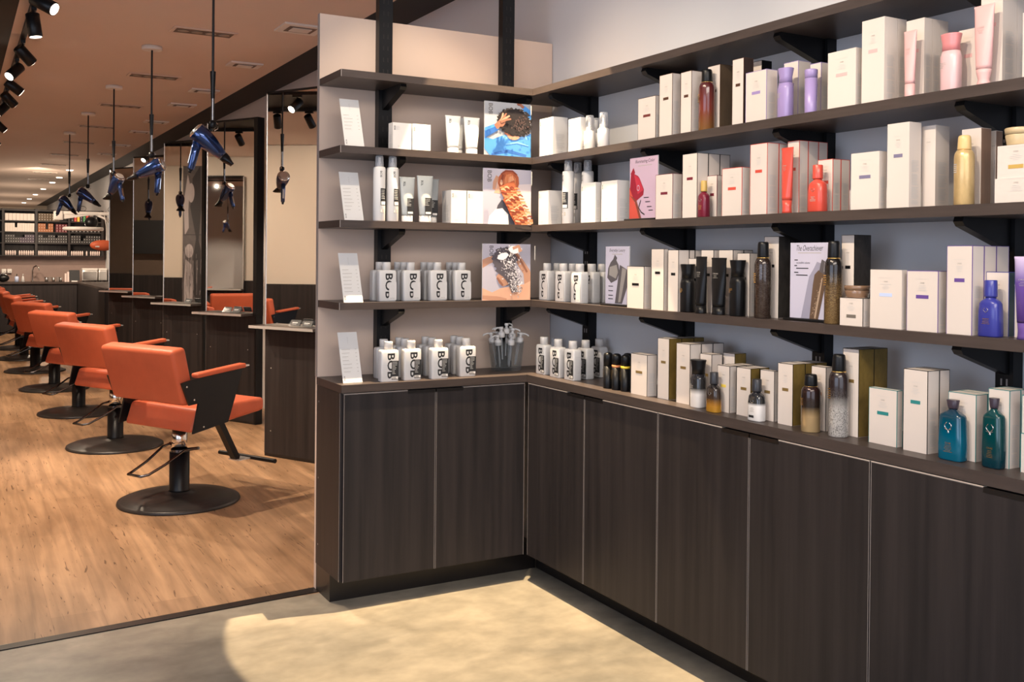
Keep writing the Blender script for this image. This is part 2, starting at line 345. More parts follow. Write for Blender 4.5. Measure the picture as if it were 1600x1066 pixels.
b.box(-6.19, -6.11, -5.7, -1.1, .35, .40, 'black'); b.box(-6.19, -6.11, -5.7, -1.1, 2.90, 2.95, 'black')
struct('window_2', b, 'black framed window added on the retail side for extra light', 'window')  # unseen window made up to give the side fill an opening
sbox('baseboard_left', -6.1, -6.06, .3, 30, 0, 1.04, 'dwood', 'dark wainscot along the far side of the salon', 'baseboard')
sbox('trim_2', -6.1, -5.78, .3, 30, 2.89, 2.93, 'blackceil', 'black ceiling reveal along the far side wall', 'trim')
sbox('wall_back', -6.2, .40, 30, 30.1, 0, 3.5, 'salonwall', 'far end wall of the salon', 'wall')
sbox('ceiling', -1.87, -.07, .30, 30, 2.82, 2.9, 'ceil', 'warm plaster ceiling over the chairs', 'ceiling')
sbox('ceiling', -5.78, -3.0, .30, 30, 2.82, 2.9, 'ceil', 'plaster ceiling on the far side of the salon', 'ceiling')
sbox('ceiling', -3.0, -1.87, .30, 30, 2.825, 2.9, 'blackceil', 'black recessed ceiling strip left of the track', 'ceiling')
sbox('trim_3', -.07, .309, .30, 30, 2.88, 2.93, 'blackceil', 'black ceiling reveal running along the right wall', 'trim')
sbox('ceiling', -6.1, .309, -7.2, .30, 3.42, 3.5, 'whitewall', 'high ceiling over the retail area', 'ceiling')
sbox('wall_header', -6.1, -.07, .27, .30, 2.9, 3.42, 'whitewall', 'bulkhead where the ceiling steps down', 'wall')
b = MB()
for x0, x1, z0, z1 in ((-6.1, .309, 0, .25), (-6.1, .309, 3.0, 3.42), (-6.1, -4.5, .25, 3.0), (.1, .309, .25, 3.0)): b.box(x0, x1, -7.2, -7.1, z0, z1, 'whitewall')
struct('wall_front', b, 'storefront wall behind the viewer', 'wall')
b = MB()
for x in (-4.5, -3.35, -2.2, -1.05, .06): b.box(x, x+.05, -7.19, -7.11, .25, 3.0, 'black')
b.box(-4.5, .1, -7.19, -7.11, .25, .30, 'black'); b.box(-4.5, .1, -7.19, -7.11, 2.95, 3.0, 'black')
struct('window_1', b, 'black framed storefront window', 'window')

# ---------------------------------------------------------------- display panel and racks
b = MB(); b.box(-.844, .305, .309, .333, 0, 2.433, 'beigewall'); b.box(-.8455, -.844, .308, .334, .9, 2.433, 'edge')
tag(b.build('beige_partition'), 'tall beige partition behind the left rack', 'partition')
for i, x in enumerate((-.563, .042)):
    b = MB(); b.box(x-.031, x+.031, .268, .3085, .902, 3.42, 'black')
    for k in range(38):
        for dx in (-.010, .010): b.box(x+dx-.0025, x+dx+.0025, .2672, .268, .95+k*.05, .968+k*.05, 'toe')
    tag(b.build('rack_post'), ('black slotted post through the left rack, nearer the salon', 'black slotted post through the left rack, near the corner')[i], 'post')
for i, y in enumerate((-.055, -.726, -1.418, -2.074, -2.76)):
    b = MB(); b.box(.268, .3085, y-.026, y+.026, .902, 2.128, 'black')
    for k in range(24):
        for dy in (-.008, .008): b.box(.2672, .268, y+dy-.0022, y+dy+.0022, .93+k*.05, .948+k*.05, 'edge')
    tag(b.build('rack_post'), ('black wall upright nearest the corner', 'black wall upright behind the burgundy band cartons', 'black wall upright behind the coral cartons',
        'black wall upright near the right picture edge', 'black wall upright beyond the right picture edge')[i], 'post')
SZ = {1: 2.156, 2: 1.853, 3: 1.555, 4: 1.224}
NM = {1: 'topmost', 2: 'upper', 3: 'middle', 4: 'lowest'}
def bracket(parent, along, pos, z):
    b = MB(); pts = [(.266, z), (.075, z), (.070, z-.012), (.080, z-.024), (.266, z-.085)]
    if along == 'x': b.prism(pts, 0, pos-.014, pos+.014, 'black')       # coordinates (y, z)
    else: b.prism(pts, 1, pos-.014, pos+.014, 'black')                  # coordinates (x, z)
    b.build('bracket', parent)
for i, z in SZ.items():
    t = empty('wall_shelf', (0, 0, 0)); tag(t, f'dark wood {NM[i]} shelf of the left rack', 'shelf', 'left rack shelves')
    b = MB(); b.prism([(-.844, .041), (.040, .041), (.040, .268), (-.844, .268)], 2, z-.029, z, 'shelfwood'); b.box(-.844, -.594, .268, .309, z-.029, z, 'shelfwood')
    b.box(-.532, .011, .268, .309, z-.029, z, 'shelfwood'); b.box(-.8445, -.842, .0405, .043, z-.029, z, 'edge')
    b.build('board', t)
    for x in (-.563, .042): bracket(t, 'x', x, z-.029)
    t = empty('wall_shelf', (0, 0, 0)); tag(t, f'dark wood {NM[i]} shelf of the long right rack', 'shelf', 'right rack shelves')
    b = MB(); b.box(.041, .267, -3.3, .267, z-.029, z, 'shelfwood'); b.box(.267, .3085, .073, .267, z-.029, z, 'shelfwood')
    e = [-.055, -.726, -1.418, -2.074, -2.76, -3.3-.026]
    if z < 2.14:
        for k in range(5): b.box(.267, .3085, e[k+1]+.026, e[k]-.026, z-.029, z, 'shelfwood')
    else: b.box(.267, .3085, -3.3, .073, z-.029, z, 'shelfwood')
    b.build('board', t)
    for y in e[:5]: bracket(t, 'y', y, z-.029)
# counters
b = MB(); b.box(-.847, .0, 0, .267, .868, .9, 'shelfwood'); b.box(-.847, -.594, .267, .309, .868, .9, 'shelfwood'); b.box(-.532, 0, .267, .309, .868, .9, 'shelfwood')
tag(b.build('worktop', bevel=.001), 'dark wood counter top under the left rack', 'worktop')
b = MB(); b.box(0, .267, -3.3, .309, .868, .9, 'shelfwood'); b.box(.267, .309, -3.3, .309, .868, .9, 'shelfwood')
tag(b.build('worktop'), 'long dark wood counter top under the right rack', 'worktop')
def door(parent, axis, a, c, notch=1):
    """door slab between a and c along axis, face at 0"""
    d = MB(); g = .0022; z0, z1 = .114, .862; t = .018; e = .0016
    a += g; c -= g
    def bx(p0, p1, q0, q1, za, zb, m):
        if axis == 0: d.box(p0, p1, q0, q1, za, zb, m)
        else: d.box(q0, q1, p0, p1, za, zb, m)
    bx(a, c, .004, .004+t, z0, z1, 'dwood')
    bx(a, a+e, .0034, .0045, z0, z1, 'edge'); bx(c-e, c, .0034, .0045, z0, z1, 'edge')
    bx(a+e, c-e, .0034, .0045, z1-e, z1, 'edge'); bx(a+e, c-e, .0034, .0045, z0, z0+e, 'toe')
    o = d.build('door', parent)
    h = MB(); hx = (lambda p0, p1, m, q0, q1, za, zb: h.box(p0, p1, q0, q1, za, zb, m)) if axis == 0 else (lambda p0, p1, m, q0, q1, za, zb: h.box(q0, q1, p0, p1, za, zb, m))
    n = .125; lo, hi = (a, c-n) if notch > 0 else (a+n, c)
    hx(lo, hi, 'painted_lit_edge' if axis else 'edge', .0030, .02, .8625, .8645)  # paler colour on right rack doors paints light caught by the top edge
    if notch > 0: hx(c-n, c, 'toe', .0030, .016, .8495, .8625)
    else: hx(a, a+n, 'toe', .0030, .016, .8495, .8625)
    h.build('top_edge_with_finger_notch', o)
t = empty('base_cabinet', (-.42, .15, 0)); tag(t, 'dark two-door base cabinet under the left rack', 'cabinet')
def at(t, o): o.location = -Vector(t.location); return o
b = MB(); b.box(-.844, .0, .0225, .308, .114, .8675, 'dwood'); at(t, b.build('body', t))
b = MB(); b.box(-.843, .13, .134, .308, 0, .1135, 'toe'); at(t, b.build('toe_kick', t))
b = MB(); b.box(-.8455, -.844, .02, .308, .114, .866, 'dwood'); b.box(-.8461, -.8454, .0195, .0215, .114, .866, 'edge')
for z in (.2, .48, .8): b.ell((-.846, .28, z), (.001, .004, .004), 'edge', 8)
at(t, b.build('side_panel', t))
for a, c, n in ((-.837, -.434, 1), (-.434, -.006, -1)):
    door(t, 0, a, c, n)
for o in kids(t):
    if o.name.startswith('door'): at(t, o)
ys = [-.006, -.45, -.922, -1.387, -1.861, -2.33, -2.80, -3.27]
for k, (i, j, lb) in enumerate(((0, 1, 'dark single-door base cabinet in the corner under the right rack'), (1, 3, 'dark two-door base cabinet next to the corner cabinet'),
        (3, 5, 'dark two-door base cabinet with widest visible doors at the right'), (5, 7, 'dark two-door base cabinet beyond the right picture edge'))):
    t = empty('base_cabinet', (.15, (ys[i]+ys[j])/2, 0)); tag(t, lb, 'cabinet')
    b = MB(); b.box(.0225, .308, ys[j]+.0005, ys[i]-.0005, .114, .8675, 'dwood'); at(t, b.build('body', t))
    b = MB(); b.box(.134, .308, ys[j]+.0005, ys[i]-.0005 if k else .13, 0, .1135, 'toe'); at(t, b.build('toe_kick', t))
    for q in range(i, j):
        door(t, 1, ys[q+1], ys[q], 1 if q in (1, 3, 5) else -1)
    for o in kids(t):
        if o.name.startswith('door'): at(t, o)

# ================================================================== stocked products
def carton(w, d, h, e='cream', band='teal', side=None, br=0, blank=0, **k):
    b = MB(); b.box(-w/2, w/2, -d/2, d/2, 0, h, 'cream' if not br else 'white')
    t = .0011; y = -d/2; ee = .0004
    if side: b.box(w/2, w/2+.0005, -d/2+.001, d/2-.001, .001, h-.001, side); b.box(-w/2-.0005, -w/2, -d/2+.001, d/2-.001, .001, h-.001, side)
    if not br and e not in ('cream', 'white'):
        for x in (-w/2, w/2): b.box(x-t*.9, x+ee, y-ee, y+t, 0, h, e) if x > 0 else b.box(x-ee, x+t*.5, y-ee, y+t, 0, h, e)
        b.box(-w/2, w/2, y-ee, y+t, h-t, h+ee, e)
        b.box(w/2-t, w/2+ee, d/2-t, d/2+ee, 0, h, e); b.box(w/2-t, w/2+ee, -d/2, d/2, h-t, h+ee, e); b.box(-w/2-ee, -w/2+t, -d/2, d/2, h-t, h+ee, e); b.box(-w/2, w/2, d/2-t, d/2+ee, h-t, h+ee, e)
    Y = y-.0006
    if blank: return b
    if br:
        b.text('BOB', -w/2+.008, h-.022, .006, Y, 'ink', rot=-PI/2, w=.017)
        b.lines(-w/2+.018, h-.014, w*.42, 5, Y, 'greytext2', left=False, lh=.0009, gap=.0035)
        b.text('BOB.', -w/2+w*.35, .012, .0035, Y, 'greytext', w=.012)
    else:
        z = h*.80
        b.rect(-w*.22, w*.22, z+.010, z+.0104, Y, 'greytext2')
        b.text('ORIBE', 0, z, .0036, Y, 'greytext', w=.013)
        b.lines(0, z-.007, w*.34, 4, Y, 'greytext2', lh=.0009, gap=.0042)
        if band:
            zb = z-.032 if h < .19 else z-.038
            b.box(-w*.2, w*.2, Y, y, zb-.0095, zb, band)
    # small print on the two sides
    for sgn in (1, -1):
        X = Matrix.Rotation(sgn*PI/2, 4, 'Z') @ Matrix.Translation((0, 0, 0))
        off = -w/2-.0008
        nl = int(h*.52/.004)
        if not side:
            for i in range(nl):
                z = h*.55-i*.004
                if i % 9 == 8 or z < .006: continue
                ww = d*.62*random.uniform(.7, 1)
                b.rect(-d*.31, -d*.31+ww, z-.0014, z, off, 'greytext2', X)
    return b
def bob_bottle(w, d, h, dark=0):
    a, c = w/2, d/2; hb = h*.79
    b = MB(); b.loft([(0, a*.95, c*.93, 7), (.003, a, c, 8), (hb-.012, a, c, 8), (hb-.003, a*.97, c*.95, 7), (hb, a*.9, c*.86, 6), (hb+.0015, a*.42, c*.7, 2.6)], 'white2', 32)
    Y = -c-.0004; hl = hb*.80; cz = hb*.5
    for k, (dx, dz) in enumerate(((0, 0), (.0009, 0), (-.0009, 0), (0, .0012), (0, -.0012), (.0007, .0009), (-.0007, -.0009))):
        b.text('BOB', a*.10+dx, cz+dz, a*.80, Y-.00002*k, 'ink', rot=-PI/2, w=hl*.97)
    if dark:
        b.rect(a*.16, a*.95, hb*.06, hb*.66, Y-.0004, 'ink')
        for i in range(9): b.rect(a*.22, a*(.24+random.uniform(.25, .62)), hb*(.61-i*.045), hb*(.622-i*.045), Y-.0007, 'greytext2')
        b.rect(a*.20, a*.88, hb*.08, hb*.16, Y-.0007, 'white'); b.lines(a*.46, hb*.14, a*.6, 2, Y-.0010, 'ink', lh=.002, gap=.004)
    else:
        b.rect(a*.10, a*.96, hb*.05, hb*.62, Y-.0004, 'white2'); b.text('BOB.', a*.52, hb*.10, a*.10, Y-.0007, 'greytext', w=a*.5)
        b.lines(a*.5, hb*.52, a*.6, 4, Y-.0007, 'greytext2', lh=.0007, gap=.006)
    X = Matrix.Rotation(PI/2, 4, 'Z')
    for i in range(12): b.rect(-c*.5, c*random.uniform(.1, .5), hb*.75-i*.006, hb*.75-i*.006+.0012, -a-.0003, 'greytext2', X)
    cp = MB(); r = a*.44; cp.loft([(hb+.001, r, r*.98, 2.4), (h-.003, r, r*.98, 2.4), (h-.001, r*.97, r*.95, 2.4), (h, r*.88, r*.86, 2.4)], 'white', 24)
    return [('body', b), ('cap', cp)]
def aero(w, h, c='white', **k):
    r = w/2; hb = h*.83
    b = MB(); b.loft([(0, r*.95, r*.95, 2), (.003, r, r, 2), (hb-.008, r, r, 2), (hb-.002, r*.93, r*.93, 2), (hb, r*.75, r*.75, 2)], 'white2', 28)
    def arc(x0, x1, z0, z1, m, dr=.0004):
        n = 6; vs = []
        for z in (z0, z1):
            for i in range(n+1):
                t = x0+(x1-x0)*i/n; vs.append(((r+dr)*math.sin(t), -(r+dr)*math.cos(t), z))
        b.add(vs, [(i, i+1, n+2+i, n+1+i) for i in range(n)], m)
    arc(-.15, 1.0, hb*.29, hb*.60, 'ink'); arc(-.05, .85, hb*.30, hb*.36, 'white', .0008)
    for i in range(6): arc(-.05, random.uniform(.3, .7), hb*(.56-i*.03), hb*(.57-i*.03), 'greytext2', .0008)
    arc(-.15, .1, hb*.15, hb*.22, 'greytext', .0006); arc(.3, .6, hb*.15, hb*.22, 'greytext', .0006); arc(-.11, .06, hb*.16, hb*.21, 'white2', .0009)
    b.text('BOB', -.002, hb*.86, r*.36, -r-.0003, 'ink', rot=-PI/2, w=r*1.0)
    cp = MB(); cp.loft([(hb+.0005, r*.70, r*.70, 2), (h-.004, r*.64, r*.64, 2), (h, r*.56, r*.56, 2)], 'clearcap', 24)
    nz = MB(); nz.loft([(hb+.0006, r*.5, r*.5, 2), (hb+.012, r*.45, r*.45, 2), (hb+.022, r*.2, r*.2, 2), (h-.006, r*.2, r*.2, 2)], 'white', 16)
    return [('body', b), ('cap', cp), ('nozzle', nz)]
def can(w, h, c, cap='black', **k):
    r = w/2; hb = h*.80
    b = MB(); b.loft([(0, r*.93, r*.93, 2), (.002, r, r, 2), (hb*.86, r, r, 2), (hb*.91, r*.96, r*.96, 2), (hb*.95, r*.87, r*.87, 2), (hb*.985, r*.72, r*.72, 2), (hb, r*.62, r*.62, 2)], c, 36)
    t = 'goldmetal' if c != 'goldcan' else 'greytext'
    for i in range(5): b.rect(-r*.55, -r*.55+r*random.uniform(.3, .55), hb*(.72-i*.035), hb*(.735-i*.035), -r*.985, t)
    cp = MB(); cp.loft([(hb-.001, r*.66, r*.66, 2), (hb+.002, r*.69, r*.69, 2), (h-.010, r*.64, r*.64, 2), (h-.003, r*.60, r*.60, 2), (h, r*.50, r*.50, 2)], cap, 28)
    cl = MB(); cl.loft([(hb-.0035, r*.74, r*.74, 2), (hb-.001, r*.70, r*.70, 2)], 'goldmetal', 28)
    return [('body', b), ('cap', cp), ('collar', cl)]
def tube(w, d, h, c, dark=0, thin=0, **k):
    a, cc = w/2, d/2; hc = h*(.20 if c in ('pink', 'purplefade', 'coral') else .14); r = a*.66
    cm = {'purplefade': 'violet', 'tubegrey': 'white', 'tubewhite': 'white'}.get(c, c)
    b = MB(); b.loft([(hc, r, cc*.95, 2.1), (hc+.01, r*1.03, cc, 2.1), (hc+(h-hc)*.5, a*.86, cc*.72, 2.1), (h-.006, a*.985, .0022, 2.6), (h-.0055, a, .0014, 6), (h, a, .0014, 6)], c, 28)
    if c == 'tubegrey' or c == 'tubewhite':
        b.text('BOB', -a*.42, h*.84, a*.26, -cc*.28-.0012, 'ink', rot=-PI/2-.06, w=a*.55, X=None)
    if dark:
        X = Matrix.Translation((0, -cc*.98, 0))
        b.rect(-r*.30, r*.98, hc+.004, h*.52, -cc*1.03, 'ink'); b.rect(-r*.2, r*.8, hc+.007, hc+.016, -cc*1.03-.0004, 'white'); b.lines(r*.1, h*.49, r*1.1, 5, -cc*1.03-.0004, 'greytext2', left=True, lh=.0014, gap=.006)
    elif c == 'tubewhite': b.text('BOB.', 0, h*.26, .004, -cc-.0012, 'greytext', w=.014)
    else: b.text('ORIBE', -a*.1, h*.72, .004, -cc*.62-.001, 'greytext', w=a*.7); b.lines(-a*.1, h*.69, a*.7, 3, -cc*.66-.001, 'greytext', lh=.0008)
    cp = MB()
    if c == 'pink' and not thin: cp.loft([(0, r*.92, cc*.92, 2), (.006, r*.88, cc*.88, 2), (hc*.35, r*.70, cc*.75, 2), (hc*.75, r*.95, cc*.95, 2), (hc-.0005, r*.99, cc*.98, 2)], cm, 28)
    elif c in ('coral', 'purplefade'): cp.loft([(0, r*1.02, cc*1.0, 2), (.008, r*.94, cc*.94, 2), (hc*.5, r*.9, cc*.9, 2), (hc-.0005, r*.97, cc*.97, 2)], cm, 28)
    else: cp.loft([(0, r*1.02, cc*1.0, 2.1), (.002, r*1.03, cc*1.02, 2.1), (hc-.0008, r*1.0, cc*.97, 2.1)], cm, 28)
    return [('body', b), ('cap', cp)]
def flare(w, d, h, c, cap, **k):
    a, cc = w/2, d/2; hb = h*.70
    b = MB(); b.loft([(0, a*.88, cc*.88, 3), (.003, a*.93, cc*.93, 3), (hb*.5, a*.95, cc*.95, 2.8), (hb*.85, a*.97, cc*.97, 2.6), (hb, a*.84, cc*.84, 2.4)], c, 32)
    b.lines(-a*.35, hb*.7, a*.7, 4, -cc*.94-.0006, 'goldmetal' if c == 'black' else 'greytext', left=True)
    cp = MB(); cp.loft([(hb+.0004, a*.84, cc*.84, 2.4), (hb+(h-hb)*.4, a*.82, cc*.82, 2.4), (h-.003, a*.99, cc*.99, 2.4), (h-.0008, a, cc, 2.4), (h, a*.94, cc*.94, 2.4)], cap, 32)
    return [('body', b), ('cap', cp)]
def oil(w, d, h, c, cap, **k):
    a, cc = w/2, d/2; hb = h*.70; r = a*.52
    b = MB(); b.loft([(0, a*.95, cc*.9, 3), (.003, a, cc, 3), (hb*.62, a*.96, cc*.96, 3.2), (hb*.83, a*.90, cc*.90, 3), (hb*.89, a*.80, cc*.82, 2.6), (hb*.94, a*.58, cc*.66, 2.2), (hb*.96, r*.85, r*.85, 2), (hb, r*.8, r*.8, 2)], c, 32)
    t = 'goldmetal' if c in ('royal', 'burgundy', 'ombreamber') else 'greytext'
    for s in (-1, 1):   # scrolled crest mark
        b.tube([(s*(.003+.0035*math.sin(q*.7)), -cc*.97-.0006, hb*.72-.0018*q) for q in range(7)], .0007, 'chrome', 6)
    b.lines(0, hb*.46, a*.8, 4, -cc*.97-.0006, t)
    if c == 'ombrewhite2': b.rect(-a*.45, a*.3, hb*.12, hb*.20, -cc*1.0-.0006, 'ink')
    cp = MB(); cp.loft([(hb+.0004, r, r, 2), (hb+.004, r*1.03, r*1.03, 2), (h-.002, r*.98, r*.98, 2), (h, r*.9, r*.9, 2)], cap, 24)
    return [('body', b), ('cap', cp)]
def flask(w, d, h, c, cap, **k):
    a, cc = w/2, d/2; hb = h*.85
    b = MB(); b.loft([(0, a*.90, cc*.88, 4), (.004, a*.99, cc*.98, 4.5), (hb*.3, a, cc, 4.5), (hb*.84, a*.93, cc*.95, 4.2), (hb*.885, a*.88, cc*.9, 3.8), (hb*.93, a*.62, cc*.72, 3), (hb*.975, a*.34, cc*.5, 2.2), (hb, a*.30, cc*.48, 2)], c, 40)
    Y = -cc*.98-.0008
    for s in (-1, 1):
        b.tube([(s*(.004+.006*math.sin(q*.6)), Y, hb*.74-.0032*q) for q in range(9)], .0010, 'chrome', 6)
    b.tube([(-.010, Y, hb*.62), (0, Y, hb*.60), (.010, Y, hb*.62)], .0009, 'chrome', 6)
    b.text('ORIBE', 0, hb*.34, .0045, Y, 'goldmetal', w=.017); b.lines(0, hb*.30, a*.8, 5, Y, 'goldmetal', lh=.0011)
    cp = MB(); cp.loft([(hb+.0004, a*.34, cc*.52, 2.2), (hb+.006, a*.38, cc*.56, 2.4), (h-.001, a*.46, cc*.64, 2.6), (h, a*.43, cc*.6, 2.6)], cap, 28)
    return [('body', b), ('cap', cp)]
def mist(w, h, **k):
    r = w/2; hb = h*.56
    b = MB(); b.loft([(0, r*.95, r*.95, 2), (.002, r, r, 2), (hb-.006, r, r, 2), (hb, r*.72, r*.72, 2)], 'white2', 24)
    b.lines(-.004, hb*.7, r*.9, 4, -r-.0003, 'greytext2'); b.text('BOB.', -r*.4, hb*.16, .004, -r*.97-.0003, 'ink', w=.010)
    s = MB(); s.loft([(hb+.0004, r*.6, r*.6, 2), (hb+.014, r*.6, r*.6, 2), (hb+.015, r*.35, r*.35, 2), (h-.008, r*.33, r*.33, 2)], 'white', 16)
    cp = MB(); cp.loft([(hb+.0005, r*.76, r*.76, 2), (h-.003, r*.66, r*.66, 2), (h, r*.6, r*.6, 2)], 'clearcap', 24)
    return [('body', b), ('sprayer', s), ('cap', cp)]
def mini(w, h, ring=None, **k):
    r = w/2; hb = h*.62
    b = MB(); b.loft([(0, r*.96, r*.96, 2), (.002, r, r, 2), (hb, r, r, 2)], 'black', 24)
    b.lines(-r*.2, hb*.85, r*.9, 6, -r*.99-.0004, 'goldmetal', lh=.0012, gap=.006, left=True)
    ps = [('body', b)]; z = hb
    if ring:
        g = MB(); g.loft([(hb+.0003, r*1.01, r*1.01, 2), (hb+.009, r*1.01, r*1.01, 2)], 'copperring' if ring == 'orange' else 'yellowring', 24); ps.append(('ring', g)); z = hb+.009
    cp = MB(); cp.loft([(z+.0004, r*.98, r*.98, 2), (h-.012, r*.97, r*.97, 2), (h-.005, r*.85, r*.85, 2), (h-.0015, r*.6, r*.6, 2), (h, r*.3, r*.3, 2)], 'black', 24)
    return ps+[('cap', cp)]
P('copperring', (.72, .26, .10), .35); P('yellowring', (.80, .58, .05), .35)
def stick(w, h, c, **k):
    r = w/2; hb = h*.80
    b = MB(); b.loft([(0, r*.92, r*.92, 2), (.006, r*.95, r*.95, 2), (hb, r*.97, r*.97, 2)], c, 28)
    cp = MB(); cp.loft([(hb+.0004, r*.97, r*.97, 2), (h-.014, r*.97, r*.97, 2), (h-.012, r*1.0, r*1.0, 2), (h-.003, r, r, 2), (h, r*.94, r*.94, 2)], c, 28)
    return [('body', b), ('cap', cp)]
P('black2', (.02, .02, .02))
WHERE = {('A', 2): 'upper left shelf', ('A', 3): 'middle left shelf', ('A', 4): 'lowest left shelf', ('A', 0): 'left counter', ('B', 2): 'upper right shelf', ('B', 3): 'middle right shelf', ('B', 4): 'lowest right shelf', ('B', 0): 'right counter'}
NAME = {'box': ('product_carton', 'box'), 'bob': ('shampoo_bottle', 'bottle'), 'aero': ('spray_can', 'spray can'), 'can': ('spray_can', 'spray can'), 'tube': ('squeeze_tube', 'tube'), 'flare': ('styling_bottle', 'bottle'),
        'oil': ('oil_bottle', 'bottle'), 'flask': ('shampoo_bottle', 'bottle'), 'mist': ('mist_bottle', 'bottle'), 'mini': ('travel_spray_can', 'spray can'), 'stick': ('product_cylinder', 'bottle'), 'jar': ('cream_jar', 'jar')}
FIX = {'bob': (.077, .0423, .163), 'aero': (.0505, .0505, .268), 'mist': (.048, .048, .14), 'mini': (.0375, .0375, .141)}
cache = {}
def place(kind, wall, c, z, w, d, h, label, row, shelf, o):
    rz = 0 if wall == 'A' else -PI/2
    name, cat = NAME[kind]; wh = WHERE[(wall, shelf)]
    txt = label if row == 0 else ('carton directly behind the ', 'carton two behind the ', 'carton three behind the ')[row-1]+label
    txt = txt+', '+wh
    grp = {'box': 'product cartons', 'bottle': 'bottles', 'spray can': 'spray cans', 'tube': 'squeeze tubes', 'jar': 'jars'}[cat]+' on the '+wh
    if kind in FIX: w, d, h = FIX[kind]
    key = (kind, w, d, h, repr(sorted(o.items())))
    if key in cache:
        r = dup(cache[key], (c[0], c[1], z+.0003), rz); tag(r, txt, cat, grp); return r
    if kind == 'box':
        r = carton(w, d, h, **{k: v for k, v in o.items() if k != 'z0'}).build(name, None, (c[0], c[1], z+.0003), rz)
    else:
        oo = {k: v for k, v in o.items() if k != 'z0'}
        fn = {'bob': lambda: bob_bottle(w, d, h, **oo), 'aero': lambda: aero(w, h, **oo), 'can': lambda: can(w, h, **oo), 'tube': lambda: tube(w, d, h, **oo), 'flare': lambda: flare(w, d, h, **oo),
              'oil': lambda: oil(w, d, h, **oo), 'flask': lambda: flask(w, d, h, **oo), 'mist': lambda: mist(w, h, **oo), 'mini': lambda: mini(w, h, **oo), 'stick': lambda: stick(w, h, **oo)}[kind]
        r = empty(name, (c[0], c[1], z+.0003), rz)
        for n, b in fn(): b.build(n, r)
    tag(r, txt, cat, grp); cache[key] = r
    return r

